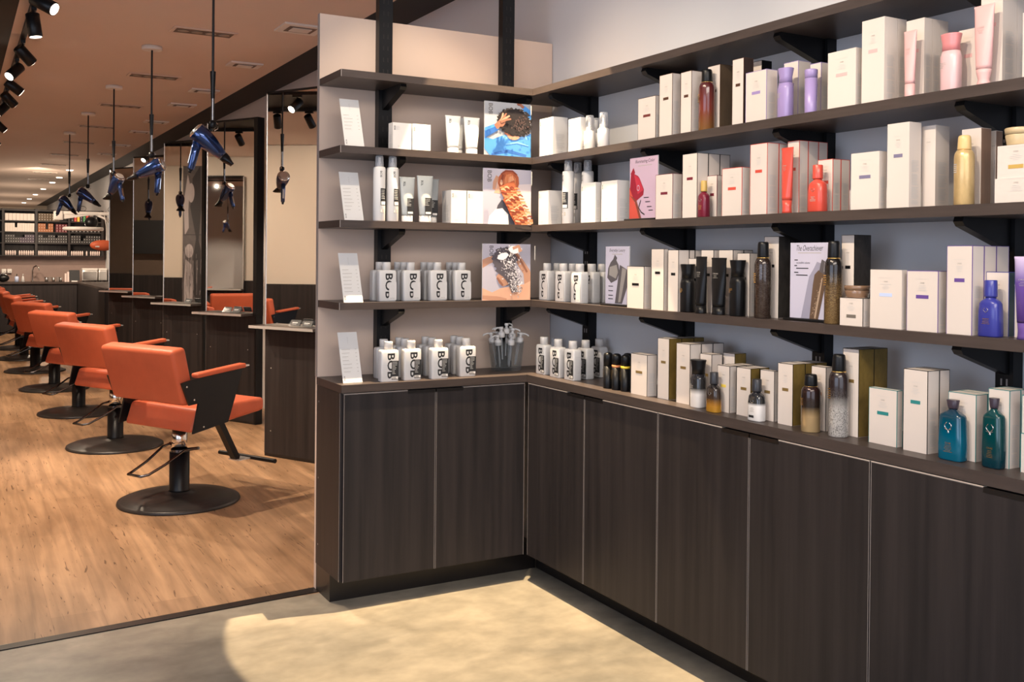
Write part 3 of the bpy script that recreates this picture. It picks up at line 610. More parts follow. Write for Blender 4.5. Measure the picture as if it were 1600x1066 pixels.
# products: kind, rack, (x, y), z, width, depth, height, label, place in its file, shelf, options
PRODUCTS = [
('box','A',[-0.5735, 0.079],1.853,0.083,0.0465,0.109,'white carton beside the black post',0,2,{'e': 'white', 'band': None, 'br': 1}),
('box','A',[-0.486, 0.08],1.853,0.082,0.0485,0.11,'white carton touching its twin, right one of the pair',0,2,{'e': 'white', 'band': None, 'br': 1}),
('tube','A',[-0.335, 0.07],1.853,0.0735,0.0368,0.159,'left white squeeze tube standing on its cap',0,2,{'c': 'tubewhite'}),
('tube','A',[-0.245, 0.071],1.853,0.0779,0.0389,0.158,'white squeeze tube next to the blue shirt poster',0,2,{'c': 'tubewhite'}),
('tube','A',[-0.273, 0.145],1.853,0.0603,0.0302,0.164,'white squeeze tube mostly hidden behind the front two',0,2,{'c': 'tubewhite'}),
('aero','A',[-0.664, 0.077],1.555,0.0507,0.0507,0.267,'tall white spray can with clear cap, nearer the price card',0,3,{'c': 'white'}),
('aero','A',[-0.606, 0.077],1.555,0.0498,0.0498,0.266,'tall white spray can with clear cap, nearer the grey tubes',0,3,{'c': 'white'}),
('tube','A',[-0.543, 0.07],1.555,0.0704,0.0352,0.186,'pale grey squeeze tube with black label beside the spray cans',0,3,{'c': 'tubegrey', 'dark': 1}),
('tube','A',[-0.462, 0.071],1.555,0.0745,0.0372,0.195,'pale grey squeeze tube with black label, brightly lit, standing forward',0,3,{'c': 'tubegrey', 'dark': 1}),
('tube','A',[-0.395, 0.146],1.555,0.0648,0.0324,0.19,'pale grey squeeze tube half hidden behind another tube',0,3,{'c': 'tubegrey', 'dark': 1}),
('box','A',[-0.311, 0.1],1.555,0.072,0.0885,0.14,'white carton with shaded side face',0,3,{'e': 'white', 'band': None, 'br': 1}),
('box','A',[-0.232, 0.08],1.555,0.076,0.0485,0.14,'white carton beside the red braid poster',0,3,{'e': 'white', 'band': None, 'br': 1}),
('bob','A',[-0.613, 0.118],1.224,0.0653,0.0359,0.165,'leftmost white bottle of the front row, black vertical lettering',0,4,{'dark': 0}),
('bob','A',[-0.615, 0.188],1.224,0.0639,0.0352,0.163,'white bottle directly behind the leftmost front bottle',0,4,{'dark': 0}),
('bob','A',[-0.504, 0.118],1.224,0.0638,0.0351,0.166,'second white bottle of the front row, black vertical lettering',0,4,{'dark': 0}),
('bob','A',[-0.503, 0.188],1.224,0.0648,0.0356,0.164,'white bottle directly behind the second front bottle',0,4,{'dark': 0}),
('bob','A',[-0.504, 0.252],1.224,0.0632,0.0348,0.162,'rearmost white bottle behind the second front bottle',0,4,{'dark': 0}),
('bob','A',[-0.381, 0.117],1.224,0.0624,0.0343,0.166,'third white bottle of the front row, black vertical lettering',0,4,{'dark': 0}),
('bob','A',[-0.379, 0.187],1.224,0.0633,0.0348,0.165,'white bottle directly behind the third front bottle',0,4,{'dark': 0}),
('bob','A',[-0.38, 0.253],1.224,0.0641,0.0353,0.163,'rearmost white bottle behind the third front bottle',0,4,{'dark': 0}),
('bob','A',[-0.265, 0.117],1.224,0.0632,0.0348,0.167,'rightmost white bottle of the front row, black vertical lettering',0,4,{'dark': 0}),
('bob','A',[-0.258, 0.188],1.224,0.0642,0.0353,0.165,'white bottle directly behind the rightmost front bottle',0,4,{'dark': 0}),
('bob','A',[-0.255, 0.253],1.224,0.065,0.0358,0.164,'rearmost white bottle behind the rightmost front bottle',0,4,{'dark': 0}),
('bob','A',[-0.633, 0.04],0.9,0.0641,0.0353,0.16,'leftmost front bottle, white with black side label',0,0,{'dark': 1}),
('bob','A',[-0.605, 0.162],0.9,0.0636,0.035,0.154,'white bottle directly behind the leftmost front bottle',0,0,{'dark': 1}),
('bob','A',[-0.529, 0.048],0.9,0.0627,0.0345,0.161,'second front bottle, white with black side label',0,0,{'dark': 1}),
('bob','A',[-0.509, 0.158],0.9,0.0631,0.0347,0.156,'white bottle directly behind the second front bottle',0,0,{'dark': 1}),
('bob','A',[-0.51, 0.218],0.9,0.0627,0.0345,0.158,'rearmost white bottle behind the second front bottle',0,0,{'dark': 1}),
('bob','A',[-0.408, 0.04],0.9,0.0612,0.0337,0.163,'third front bottle, white with black side label',0,0,{'dark': 1}),
('bob','A',[-0.385, 0.155],0.9,0.0628,0.0346,0.158,'white bottle directly behind the third front bottle',0,0,{'dark': 1}),
('bob','A',[-0.388, 0.215],0.9,0.0636,0.035,0.16,'rearmost white bottle behind the third front bottle',0,0,{'dark': 1}),
('bob','A',[-0.262, 0.071],0.9,0.065,0.0358,0.16,'rightmost front bottle, white with black side label',0,0,{'dark': 1}),
('bob','A',[-0.253, 0.152],0.9,0.0613,0.0337,0.158,'white bottle directly behind the rightmost front bottle',0,0,{'dark': 1}),
('bob','A',[-0.251, 0.212],0.9,0.062,0.0341,0.16,'rearmost white bottle behind the rightmost front bottle',0,0,{'dark': 1}),
('box','B',[0.0925, -0.052],1.853,0.112,0.0735,0.165,'white carton nearest the corner poster, lit front',0,2,{'e': 'white', 'band': None, 'br': 1}),
('box','B',[0.069, -0.2765],1.853,0.093,0.0265,0.137,'white carton between corner carton and mist bottles',0,2,{'e': 'white', 'band': None, 'br': 1}),
('mist','B',[0.077, -0.359],1.853,0.0494,0.0494,0.142,'left small clear-capped mist bottle',0,2,{'c': 'white'}),
('mist','B',[0.143, -0.308],1.853,0.0451,0.0451,0.151,'small clear-capped mist bottle behind its pair',0,2,{'c': 'white'}),
('mist','B',[0.076, -0.46],1.853,0.0483,0.0483,0.13,'right small clear-capped mist bottle',0,2,{'c': 'white'}),
('box','B',[0.065, -0.7695],1.853,0.107,0.0185,0.157,'short cream carton with maroon band, first of the row',0,2,{'band': 'maroon', 'e': 'brown'}),
('box','B',[0.0745, -0.882],1.853,0.074,0.0375,0.224,'taller cream carton with maroon band, second of the row',0,2,{'band': 'brown', 'e': 'brown'}),
('box','B',[0.0785, -0.996],1.853,0.058,0.0455,0.216,'cream carton with maroon band left of the amber can',0,2,{'band': 'brown', 'e': 'brown'}),
('can','B',[0.08, -1.078],1.853,0.0562,0.0562,0.212,'glossy red-brown aerosol can with black cap',0,2,{'c': 'amberfade', 'cap': 'black'}),
('box','B',[0.1375, -1.0795],1.853,0.063,0.0556,0.229,'grey-fronted carton with brown side behind the amber can',0,2,{'band': 'brown', 'e': 'brown', 'side': 'bronze'}),
('box','B',[0.076, -1.2605],1.853,0.053,0.0405,0.216,'tall cream carton with dark brown side',0,2,{'band': 'brown', 'e': 'brown', 'side': 'darkbrown'}),
('box','B',[0.1825, -1.239],1.853,0.04,0.0435,0.223,'dark-sided carton at the back behind lilac-band carton',0,2,{'band': None, 'e': 'black', 'side': 'black'}),
('box','B',[0.079, -1.345],1.853,0.094,0.0465,0.162,'broad cream carton with lilac band',0,2,{'band': 'lilac', 'e': 'lilac'}),
('flare','B',[0.072, -1.459],1.853,0.051,0.0408,0.154,'lilac bottle with flared cap',0,2,{'c': 'lilac', 'cap': 'lilac'}),
('box','B',[0.1525, -1.4275],1.853,0.061,0.0535,0.185,'lilac-edged carton behind the flared lilac bottle',0,2,{'band': 'lilac', 'e': 'lilac'}),
('stick','B',[0.071, -1.565],1.853,0.0389,0.0389,0.133,'straight lilac cylinder with ridged cap',0,2,{'c': 'lilac', 'cap': 'lilac'}),
('box','B',[0.133, -1.54],1.853,0.044,0.0345,0.161,'cream carton with lilac edge behind the lilac cylinder',0,2,{'band': 'lilac', 'e': 'lilac'}),
('box','B',[0.0705, -1.697],1.853,0.104,0.0295,0.166,'wide cream carton with pale pink band',0,2,{'band': 'pink', 'e': 'cream'}),
('box','B',[0.082, -1.809],1.853,0.078,0.0525,0.234,'tall wide cream carton with pale pink band',0,2,{'band': 'pink', 'e': 'cream'}),
('box','B',[0.1275, -1.809],1.853,0.078,0.0355,0.234,'tall wide cream carton with pale pink band',1,2,{'band': 'pink', 'e': 'cream'}),
('tube','B',[0.064, -1.927],1.853,0.0409,0.0246,0.179,'slim pale pink squeeze tube',0,2,{'c': 'pink', 'thin': 1}),
('box','B',[0.1165, -1.913],1.853,0.058,0.0315,0.217,'cream carton behind the slim pink tube',0,2,{'band': 'pink', 'e': 'cream'}),
('box','B',[0.15, -1.913],1.853,0.058,0.0325,0.217,'cream carton behind the slim pink tube',1,2,{'band': 'pink', 'e': 'cream'}),
('box','B',[0.183, -1.913],1.853,0.058,0.0305,0.217,'cream carton behind the slim pink tube',2,2,{'band': 'pink', 'e': 'cream'}),
('flare','B',[0.074, -2.046],1.853,0.0538,0.0431,0.148,'pale pink bottle with rose flared cap',0,2,{'c': 'palepink', 'cap': 'rose'}),
('box','B',[0.13, -2.0615],1.853,0.057,0.0185,0.164,'white carton between pink bottle and big pink tube',0,2,{'band': 'pink', 'e': 'white'}),
('tube','B',[0.069, -2.144],1.853,0.0574,0.0344,0.202,'large pink squeeze tube standing on waisted cap',0,2,{'c': 'pink'}),
('box','B',[0.1295, -2.142],1.853,0.06,0.0575,0.249,'tall white carton behind the large pink tube',0,2,{'band': 'pink', 'e': 'white'}),
('box','B',[0.188, -2.142],1.853,0.06,0.0565,0.249,'tall white carton behind the large pink tube',1,2,{'band': 'pink', 'e': 'white'}),
('box','B',[0.08, -2.2895],1.853,0.067,0.0485,0.157,'cream carton cut by the right picture edge',0,2,{'band': 'pink', 'e': 'cream'}),
('box','B',[0.0895, -0.0345],1.555,0.083,0.0675,0.148,'short white carton next to the corner',0,3,{'e': 'white', 'band': None, 'br': 1}),
('aero','B',[0.079, -0.196],1.555,0.0539,0.0539,0.271,'left tall white spray can with clear cap and black label',0,3,{'c': 'white'}),
('aero','B',[0.161, -0.142],1.555,0.0413,0.0413,0.269,'middle white spray can, set back between two others',0,3,{'c': 'white'}),
('aero','B',[0.14, -0.252],1.555,0.0509,0.0509,0.27,'right tall white spray can standing behind white carton',0,3,{'c': 'white'}),
('box','B',[0.068, -0.3845],1.555,0.105,0.0245,0.161,'white carton in front of the right spray can',0,3,{'e': 'white', 'band': None, 'br': 1}),
('box','B',[0.087, -0.5315],1.555,0.107,0.0625,0.16,'white carton left of the magenta display card',0,3,{'e': 'white', 'band': None, 'br': 1}),
('box','B',[0.077, -0.877],1.555,0.098,0.0425,0.162,'cream carton with burgundy band right of the magenta card',0,3,{'band': 'burgundy', 'e': 'burgundy'}),
('box','B',[0.08, -1.0205],1.555,0.079,0.0485,0.224,'tall cream carton with burgundy band',0,3,{'band': 'burgundy', 'e': 'black'}),
('box','B',[0.131, -1.0205],1.555,0.079,0.0505,0.224,'tall cream carton with burgundy band',1,3,{'band': 'burgundy', 'e': 'black'}),
('box','B',[0.1805, -1.0205],1.555,0.079,0.0455,0.224,'tall cream carton with burgundy band',2,3,{'band': 'burgundy', 'e': 'black'}),
('oil','B',[0.069, -1.081],1.555,0.0427,0.0342,0.126,'small burgundy bottle with gold cap',0,3,{'c': 'burgundy', 'cap': 'gold'}),
('box','B',[0.1155, -1.0855],1.555,0.051,0.0295,0.145,'narrow carton with burgundy band behind the burgundy bottle',0,3,{'band': 'burgundy', 'e': 'burgundy'}),
('box','B',[0.074, -1.2365],1.555,0.095,0.0365,0.158,'short carton with coral band',0,3,{'band': 'coral', 'e': 'coral'}),
('box','B',[0.08, -1.361],1.555,0.076,0.0485,0.226,'tall carton with coral band and edges',0,3,{'band': 'coral', 'e': 'coral'}),
('box','B',[0.1255, -1.361],1.555,0.076,0.0395,0.226,'tall carton with coral band and edges',1,3,{'band': 'coral', 'e': 'coral'}),
('tube','B',[0.067, -1.475],1.555,0.05,0.03,0.204,'coral red squeeze tube',0,3,{'c': 'coral'}),
('box','B',[0.1245, -1.4615],1.555,0.049,0.0375,0.228,'tall coral-edged carton behind the coral tube',0,3,{'band': 'coral', 'e': 'coral'}),
('box','B',[0.166, -1.4615],1.555,0.049,0.0425,0.228,'tall coral-edged carton behind the coral tube',1,3,{'band': 'coral', 'e': 'coral'}),
('box','B',[0.208, -1.4615],1.555,0.049,0.0385,0.228,'tall coral-edged carton behind the coral tube',2,3,{'band': 'coral', 'e': 'coral'}),
('oil','B',[0.073, -1.594],1.555,0.059,0.0413,0.141,'coral red oval bottle with cylinder cap',0,3,{'c': 'coral', 'cap': 'coral'}),
('box','B',[0.1275, -1.588],1.555,0.058,0.0335,0.16,'short coral-edged carton behind the coral bottle',0,3,{'band': 'coral', 'e': 'coral'}),
('box','B',[0.164, -1.588],1.555,0.058,0.0365,0.16,'short coral-edged carton behind the coral bottle',1,3,{'band': 'coral', 'e': 'coral'}),
('box','B',[0.071, -1.7855],1.555,0.099,0.0305,0.161,'cream carton with slate band, shorter of the two',0,3,{'band': 'slate', 'e': 'cream'}),
('box','B',[0.0795, -1.898],1.555,0.072,0.0475,0.231,'tall cream carton with slate band',0,3,{'band': 'slate', 'e': 'cream'}),
('box','B',[0.149, -1.944],1.555,0.044,0.0565,0.223,'pale carton standing behind the tall slate-band carton',0,3,{'band': None, 'e': 'cream'}),
('can','B',[0.077, -2.086],1.555,0.0493,0.0493,0.179,'matte gold aerosol can with gold cap',0,3,{'c': 'goldcan', 'cap': 'goldcap'}),
('box','B',[0.141, -2.074],1.555,0.056,0.0405,0.201,'carton with brown side behind the gold can',0,3,{'band': None, 'e': 'cream', 'side': 'brownside'}),
('box','B',[0.2045, -2.0875],1.555,0.015,0.0275,0.199,'carton with brown side at the very back',0,3,{'band': None, 'e': 'cream', 'side': 'brownside'}),
('box','B',[0.09, -2.2435],1.555,0.113,0.0685,0.06,'wide white carton carrying a smaller carton',0,3,{'e': 'white', 'band': None}),
('bob','B',[0.109, 0.017],1.224,0.0687,0.0378,0.17,'first white bottle of the front trio, black vertical lettering',0,4,{'dark': 0}),
('bob','B',[0.094, -0.142],1.224,0.0685,0.0377,0.171,'second white bottle of the front trio, black vertical lettering',0,4,{'dark': 0}),
('bob','B',[0.079, -0.292],1.224,0.0683,0.0376,0.172,'third white bottle of the front trio, black vertical lettering',0,4,{'dark': 0}),
('bob','B',[0.208, 0.09],1.224,0.0642,0.0353,0.17,'white bottle behind the first two of the trio',0,4,{'dark': 0}),
('bob','B',[0.197, -0.055],1.224,0.0618,0.034,0.171,'white bottle behind the second and third of the trio',0,4,{'dark': 0}),
('bob','B',[0.147, -0.279],1.224,0.0607,0.0334,0.173,'white bottle half hidden right of the trio',0,4,{'dark': 0}),
('bob','B',[0.206, -0.27],1.224,0.0582,0.032,0.173,'white bottle partly behind the black bottle card',0,4,{'dark': 0}),
('box','B',[0.0725, -0.7095],1.224,0.105,0.0335,0.158,'short cream carton with black band',0,4,{'band': 'black', 'e': 'black'}),
('box','B',[0.065, -0.844],1.224,0.074,0.0185,0.223,'tall black-band carton, left one of a pair',0,4,{'band': 'black', 'e': 'black'}),
('box','B',[0.0795, -0.934],1.224,0.058,0.0475,0.219,'tall black-band carton, right one of a pair',0,4,{'band': 'black', 'e': 'black'}),
('box','B',[0.117, -0.934],1.224,0.058,0.0245,0.219,'tall black-band carton, right one of a pair',1,4,{'band': 'black', 'e': 'black'}),
('box','B',[0.1555, -0.934],1.224,0.058,0.0495,0.219,'tall black-band carton, right one of a pair',2,4,{'band': 'black', 'e': 'black'}),
('flare','B',[0.074, -0.993],1.224,0.0553,0.0443,0.169,'black flared bottle, first of the black four',0,4,{'c': 'black', 'cap': 'black'}),
('tube','B',[0.069, -1.072],1.224,0.0577,0.0346,0.196,'slim black squeeze tube',0,4,{'c': 'black'}),
('tube','B',[0.071, -1.16],1.224,0.0755,0.0377,0.192,'wide black squeeze tube',0,4,{'c': 'black'}),
('flare','B',[0.075, -1.248],1.224,0.0563,0.0451,0.185,'black flared bottle, last of the black four',0,4,{'c': 'black', 'cap': 'black'}),
('box','B',[0.11, -0.993],1.224,0.056,0.0185,0.189,'short carton showing between the black bottle and slim tube',0,4,{'band': 'black', 'e': 'black'}),
('box','B',[0.123, -1.0535],1.224,0.065,0.0245,0.219,'tall carton behind and between the two black tubes',0,4,{'band': 'black', 'e': 'black'}),
('box','B',[0.134, -1.1485],1.224,0.071,0.0465,0.219,'tall carton behind the wide black tube',0,4,{'band': 'black', 'e': 'black'}),
('box','B',[0.1785, -1.1485],1.224,0.071,0.0395,0.219,'tall carton behind the wide black tube',1,4,{'band': 'black', 'e': 'black'}),
('box','B',[0.1174, -1.247],1.224,0.06,0.0338,0.208,'carton behind the last black bottle',0,4,{'band': 'black', 'e': 'black'}),
('can','B',[0.079, -1.361],1.224,0.0545,0.0545,0.244,'tall dark aerosol can with chevron sheen',0,4,{'c': 'darkcan', 'cap': 'black'}),
('box','B',[0.14, -1.36],1.224,0.066,0.0485,0.262,'tall black-sided carton behind the chevron can',0,4,{'band': 'black', 'e': 'black', 'side': 'blacktex'}),
('box','B',[0.196, -1.36],1.224,0.066,0.0605,0.262,'tall black-sided carton behind the chevron can',1,4,{'band': 'black', 'e': 'black', 'side': 'blacktex'}),
('box','B',[0.253, -1.36],1.224,0.066,0.0505,0.262,'tall black-sided carton behind the chevron can',2,4,{'band': 'black', 'e': 'black', 'side': 'blacktex'}),
('can','B',[0.078, -1.655],1.224,0.0528,0.0528,0.244,'tall aerosol can, black fading to gold flecks',0,4,{'c': 'goldfleck', 'cap': 'black'}),
('box','B',[0.15, -1.674],1.224,0.048,0.0685,0.262,'tall carton with dark textured side behind the jar',0,4,{'band': 'black', 'e': 'black', 'side': 'blacktex'}),
('box','B',[0.0705, -1.742],1.224,0.084,0.0295,0.08,'low cream carton under the brown jar',0,4,{'band': 'greyband', 'e': 'black'}),
('box','B',[0.0665, -1.862],1.224,0.106,0.0215,0.162,'wide cream carton with pale blue band',0,4,{'band': 'paleblue', 'e': 'cream'}),
('box','B',[0.074, -1.9805],1.224,0.097,0.0365,0.161,'wide cream carton with violet band',0,4,{'band': 'violet', 'e': 'violet'}),
('box','B',[0.0785, -2.0915],1.224,0.073,0.0455,0.227,'tall cream carton with violet band',0,4,{'band': 'violet', 'e': 'violet'}),
('box','B',[0.1265, -2.0915],1.224,0.073,0.0475,0.227,'tall cream carton with violet band',1,4,{'band': 'violet', 'e': 'violet'}),
('box','B',[0.177, -2.0915],1.224,0.073,0.0505,0.227,'tall cream carton with violet band',2,4,{'band': 'violet', 'e': 'violet'}),
('oil','B',[0.072, -2.169],1.224,0.0583,0.0408,0.141,'royal blue oval bottle',0,4,{'c': 'royal', 'cap': 'royal'}),
('box','B',[0.127, -2.16],1.224,0.062,0.0325,0.161,'cream carton with dark teal side behind the blue bottle',0,4,{'band': None, 'e': 'navy', 'side': 'tealside'}),
('box','B',[0.12, -2.2125],1.224,0.011,0.0185,0.161,'sliver of white carton beside the purple tube',0,4,{'band': None, 'e': 'navy'}),
('tube','B',[0.068, -2.266],1.224,0.0653,0.0327,0.2,'large purple squeeze tube at the right picture edge',0,4,{'c': 'purplefade'}),
('bob','B',[0.081, -0.009],0.9,0.0598,0.0329,0.158,'first white bottle from the corner, black side label',0,0,{'dark': 1}),
('bob','B',[0.076, -0.134],0.9,0.0619,0.034,0.158,'second white bottle from the corner, black side label',0,0,{'dark': 1}),
('bob','B',[0.08, -0.243],0.9,0.0653,0.0359,0.158,'third white bottle from the corner, black side label',0,0,{'dark': 1}),
('bob','B',[0.157, -0.223],0.9,0.059,0.0325,0.154,'fourth white bottle from the corner, black side label',0,0,{'dark': 1}),
('bob','B',[0.249, -0.191],0.9,0.0622,0.0342,0.154,'fifth white bottle from the corner, black side label',0,0,{'dark': 1}),
('mist','B',[0.239, 0.157],0.9,0.0588,0.0588,0.136,'clear-capped mist bottle behind the first two labelled bottles',0,0,{'c': 'white'}),
('mist','B',[0.243, 0.016],0.9,0.0459,0.0459,0.155,'clear-capped mist bottle behind the third labelled bottle',0,0,{'c': 'white'}),
('mini','B',[0.063, -0.525],0.9,0.0364,0.0364,0.135,'small black can without coloured ring',0,0,{'c': 'black'}),
('mini','B',[0.067, -0.577],0.9,0.0371,0.0371,0.141,'small black can with orange ring',0,0,{'c': 'black', 'ring': 'orange'}),
('mini','B',[0.073, -0.628],0.9,0.0404,0.0404,0.144,'small black can with yellow ring',0,0,{'c': 'black', 'ring': 'yellow'}),
('mini','B',[0.117, -0.581],0.9,0.0348,0.0348,0.143,'small black can behind the yellow ringed one',0,0,{'c': 'black'}),
('box','B',[0.0785, -0.737],0.9,0.1,0.0455,0.153,'short cream carton with bronze band',0,0,{'band': 'bronzeband', 'e': 'black'}),
('box','B',[0.1015, -0.86],0.9,0.066,0.0555,0.221,'tall cream carton with gold side',0,0,{'band': 'bronzeband', 'e': 'black', 'side': 'goldside'}),
('box','B',[0.1585, -0.86],0.9,0.066,0.0555,0.221,'tall cream carton with gold side',1,0,{'band': 'bronzeband', 'e': 'black', 'side': 'goldside'}),
('box','B',[0.211, -0.86],0.9,0.066,0.0465,0.221,'tall cream carton with gold side',2,0,{'band': 'bronzeband', 'e': 'black', 'side': 'goldside'}),
('box','B',[0.0885, -0.985],0.9,0.074,0.0495,0.212,'tall cream carton left of black-and-white bottle',0,0,{'band': 'bronzeband', 'e': 'black'}),
('box','B',[0.1405, -0.985],0.9,0.074,0.0515,0.212,'tall cream carton left of black-and-white bottle',1,0,{'band': 'bronzeband', 'e': 'black'}),
('box','B',[0.192, -0.985],0.9,0.074,0.0485,0.212,'tall cream carton left of black-and-white bottle',2,0,{'band': 'bronzeband', 'e': 'black'}),
('flare','B',[0.059, -1.073],0.9,0.0586,0.0468,0.164,'flared bottle fading from black to white',0,0,{'c': 'ombrewhite', 'cap': 'black'}),
('box','B',[0.1245, -1.063],0.9,0.06,0.0475,0.181,'carton with yellow-bronze band behind the amber oil',0,0,{'band': 'gold', 'e': 'black'}),
('box','B',[0.186, -1.1135],0.9,0.059,0.0505,0.186,'gold-sided carton at the back',0,0,{'band': None, 'e': 'black', 'side': 'goldside'}),
('oil','B',[0.037, -1.18],0.9,0.0549,0.0384,0.133,'small bottle, black fading to amber oil',0,0,{'c': 'ombreamber', 'cap': 'darkgrey'}),
('box','B',[0.0805, -1.194],0.9,0.06,0.0295,0.155,'cream carton with yellow band',0,0,{'band': 'yellow', 'e': 'black'}),
('box','B',[0.117, -1.194],0.9,0.06,0.0405,0.155,'cream carton with yellow band',1,0,{'band': 'yellow', 'e': 'black'}),
('box','B',[0.158, -1.194],0.9,0.06,0.0385,0.155,'cream carton with yellow band',2,0,{'band': 'yellow', 'e': 'black'}),
('box','B',[0.0865, -1.289],0.9,0.066,0.0375,0.157,'cream carton with bronze band and brown side',0,0,{'band': 'bronzeband', 'e': 'black', 'side': 'goldside'}),
('box','B',[0.127, -1.289],0.9,0.066,0.0405,0.157,'cream carton with bronze band and brown side',1,0,{'band': 'bronzeband', 'e': 'black', 'side': 'goldside'}),
('oil','B',[0.04, -1.38],0.9,0.0588,0.0412,0.132,'small bottle, black fading to white',0,0,{'c': 'ombrewhite2', 'cap': 'darkgrey'}),
('box','B',[0.083, -1.391],0.9,0.062,0.0185,0.159,'cream carton with bronze band behind the small white bottle',0,0,{'band': 'bronzeband', 'e': 'black'}),
('box','B',[0.088, -1.4805],0.9,0.063,0.0505,0.19,'tall cream carton with gold side left of gold can',0,0,{'band': 'bronzeband', 'e': 'black', 'side': 'goldside'}),
('box','B',[0.137, -1.4805],0.9,0.063,0.0445,0.19,'tall cream carton with gold side left of gold can',1,0,{'band': 'bronzeband', 'e': 'black', 'side': 'goldside'}),
('box','B',[0.184, -1.4805],0.9,0.063,0.0465,0.19,'tall cream carton with gold side left of gold can',2,0,{'band': 'bronzeband', 'e': 'black', 'side': 'goldside'}),
('can','B',[0.047, -1.601],0.9,0.0564,0.0564,0.171,'aerosol can fading from black to pale gold',0,0,{'c': 'ombregold', 'cap': 'black'}),
('box','B',[0.1015, -1.5945],0.9,0.057,0.0315,0.191,'cream carton with red-bronze band between the two cans',0,0,{'band': 'copper', 'e': 'black'}),
('can','B',[0.061, -1.695],0.9,0.0571,0.0571,0.238,'tallest aerosol can, black over silver scribble',0,0,{'c': 'ombresilver', 'cap': 'black'}),
('box','B',[0.1234, -1.7105],0.9,0.059,0.0617,0.254,'tallest carton with gold side right of silver can',0,0,{'band': 'bronzeband', 'e': 'black', 'side': 'goldside'}),
('box','B',[0.1835, -1.7105],0.9,0.059,0.0555,0.254,'tallest carton with gold side right of silver can',1,0,{'band': 'bronzeband', 'e': 'black', 'side': 'goldside'}),
('box','B',[0.078, -1.8475],0.9,0.095,0.0225,0.155,'broad cream carton with teal band',0,0,{'band': 'teal', 'e': 'teal'}),
('box','B',[0.0835, -1.959],0.9,0.076,0.0455,0.22,'tall cream carton with teal band',0,0,{'band': 'teal', 'e': 'black'}),
('box','B',[0.128, -1.959],0.9,0.076,0.0405,0.22,'tall cream carton with teal band',1,0,{'band': 'teal', 'e': 'black'}),
('box','B',[0.108, -2.082],0.9,0.08,0.0445,0.171,'white carton with teal edges behind the bright teal bottle',0,0,{'band': None, 'e': 'teal'}),
('box','B',[0.1475, -2.082],0.9,0.08,0.0315,0.171,'white carton with teal edges behind the bright teal bottle',1,0,{'band': None, 'e': 'teal'}),
('flask','B',[0.058, -2.076],0.9,0.0701,0.0386,0.155,'bright teal shampoo bottle with dark cap',0,0,{'c': 'teal1', 'cap': 'smoke'}),
('box','B',[0.107, -2.1855],0.9,0.057,0.0425,0.193,'white carton with teal edges behind the dark teal bottle',0,0,{'band': None, 'e': 'teal'}),
('box','B',[0.1445, -2.1855],0.9,0.057,0.0295,0.193,'white carton with teal edges behind the dark teal bottle',1,0,{'band': None, 'e': 'teal'}),
('flask','B',[0.066, -2.186],0.9,0.0519,0.0337,0.173,'dark green-teal bottle with gold lettering',0,0,{'c': 'teal2', 'cap': 'smoke'}),
('box','B',[0.105, -2.292],0.9,0.088,0.0485,0.095,'lower white carton of a stack cut by the picture edge',0,0,{'band': None, 'e': 'teal'}),
]
for it in PRODUCTS: place(*it)
# jars and the cartons they stand on
def jar(name, loc, r, h, m, label, rz):
    t = empty(name, loc, rz); b = MB(); b.loft([(0, r*.82, r*.82, 2), (.003, r*.86, r*.86, 2), (h*.55, r*.97, r*.97, 2), (h*.62, r*.94, r*.94, 2)], m, 36); b.build('body', t)
    b.lines(0, h*.4, r*.8, 3, -r*.97, 'greytext')
    c = MB(); c.loft([(h*.62+.0004, r*.98, r*.98, 2), (h-.002, r*1.02, r*1.02, 2), (h, r*.96, r*.96, 2)], m, 36); c.build('lid', t)
    tag(t, label, 'jar')
o = MB(); o = carton(.098, .066, .080, e='cream', band='gold').build('product_carton', None, (.092, -2.240, 1.6155), -PI/2)
tag(o, 'small white carton with tan band under the gold jar, middle right shelf', 'box', 'product cartons on the middle right shelf')
jar('cream_jar', (.092, -2.228, 1.6960), .034, .043, 'jargold', 'matte gold jar on top of two stacked cartons, middle right shelf', -PI/2)
jar('cream_jar', (.088, -1.735, 1.3035), .036, .036, 'jarbrown', 'brown glass jar standing on a low carton, lowest right shelf', -PI/2)
o = carton(.086, .046, .092, e='teal', band=None).build('product_carton', None, (.105, -2.292, .996), -PI/2)
tag(o, 'upper white carton of the stack at the picture edge, right counter', 'box')

# ---------------------------------------------------------------- price cards
def price_card(z, label, n, seed, blank=.09):
    random.seed(seed)
    t = empty('price_card', (-.778, .058, z+.0004)); th = math.radians(20.5); X = Matrix.Rotation(-th, 4, 'X'); w, h = .082, .212
    b = MB(); b.box(-w/2, w/2, 0, .0022, 0, h, 'white2', X); Y = -.0004
    for i in range(8): b.rect(-.004, .001-.002*random.random(), h*.90-i*.004, h*.903-i*.004, Y, 'greytext', X)
    for i in range(n):
        z0 = h*.66-i*.0155; b.rect(-w*.40, -w*.40+w*random.uniform(.28, .5), z0-.0016, z0, Y, 'greytext', X); b.rect(-w*.40, -w*.40+w*random.uniform(.2, .4), z0-.0055, z0-.0046, Y, 'greytext2', X)
        b.rect(w*.30, w*.38, z0-.0016, z0, Y, 'greytext', X)
    b.text('BOB', -w*.40, .018, .005, Y, 'ink', rot=-PI/2, w=.018, X=X); b.rect(w*.05, w*.42, .006, .0067, Y, 'greytext2', X)
    b.build('card', t)
    s = MB(); s.box(-w/2+.02, w/2-.02, .0045, .0845, 0, .0018, 'glass'); s.build('stand_foot', t)
    tag(t, label, 'price card', 'leaning price cards on the left rack')
price_card(SZ[2], 'white price card leaning back at the end of upper left shelf', 5, 1)
price_card(SZ[3], 'white price card leaning back at the end of middle left shelf', 7, 2)
price_card(SZ[4], 'white price card leaning back at the end of lowest left shelf', 7, 3)
price_card(.9, 'white price card leaning back on the left counter end', 7, 4)
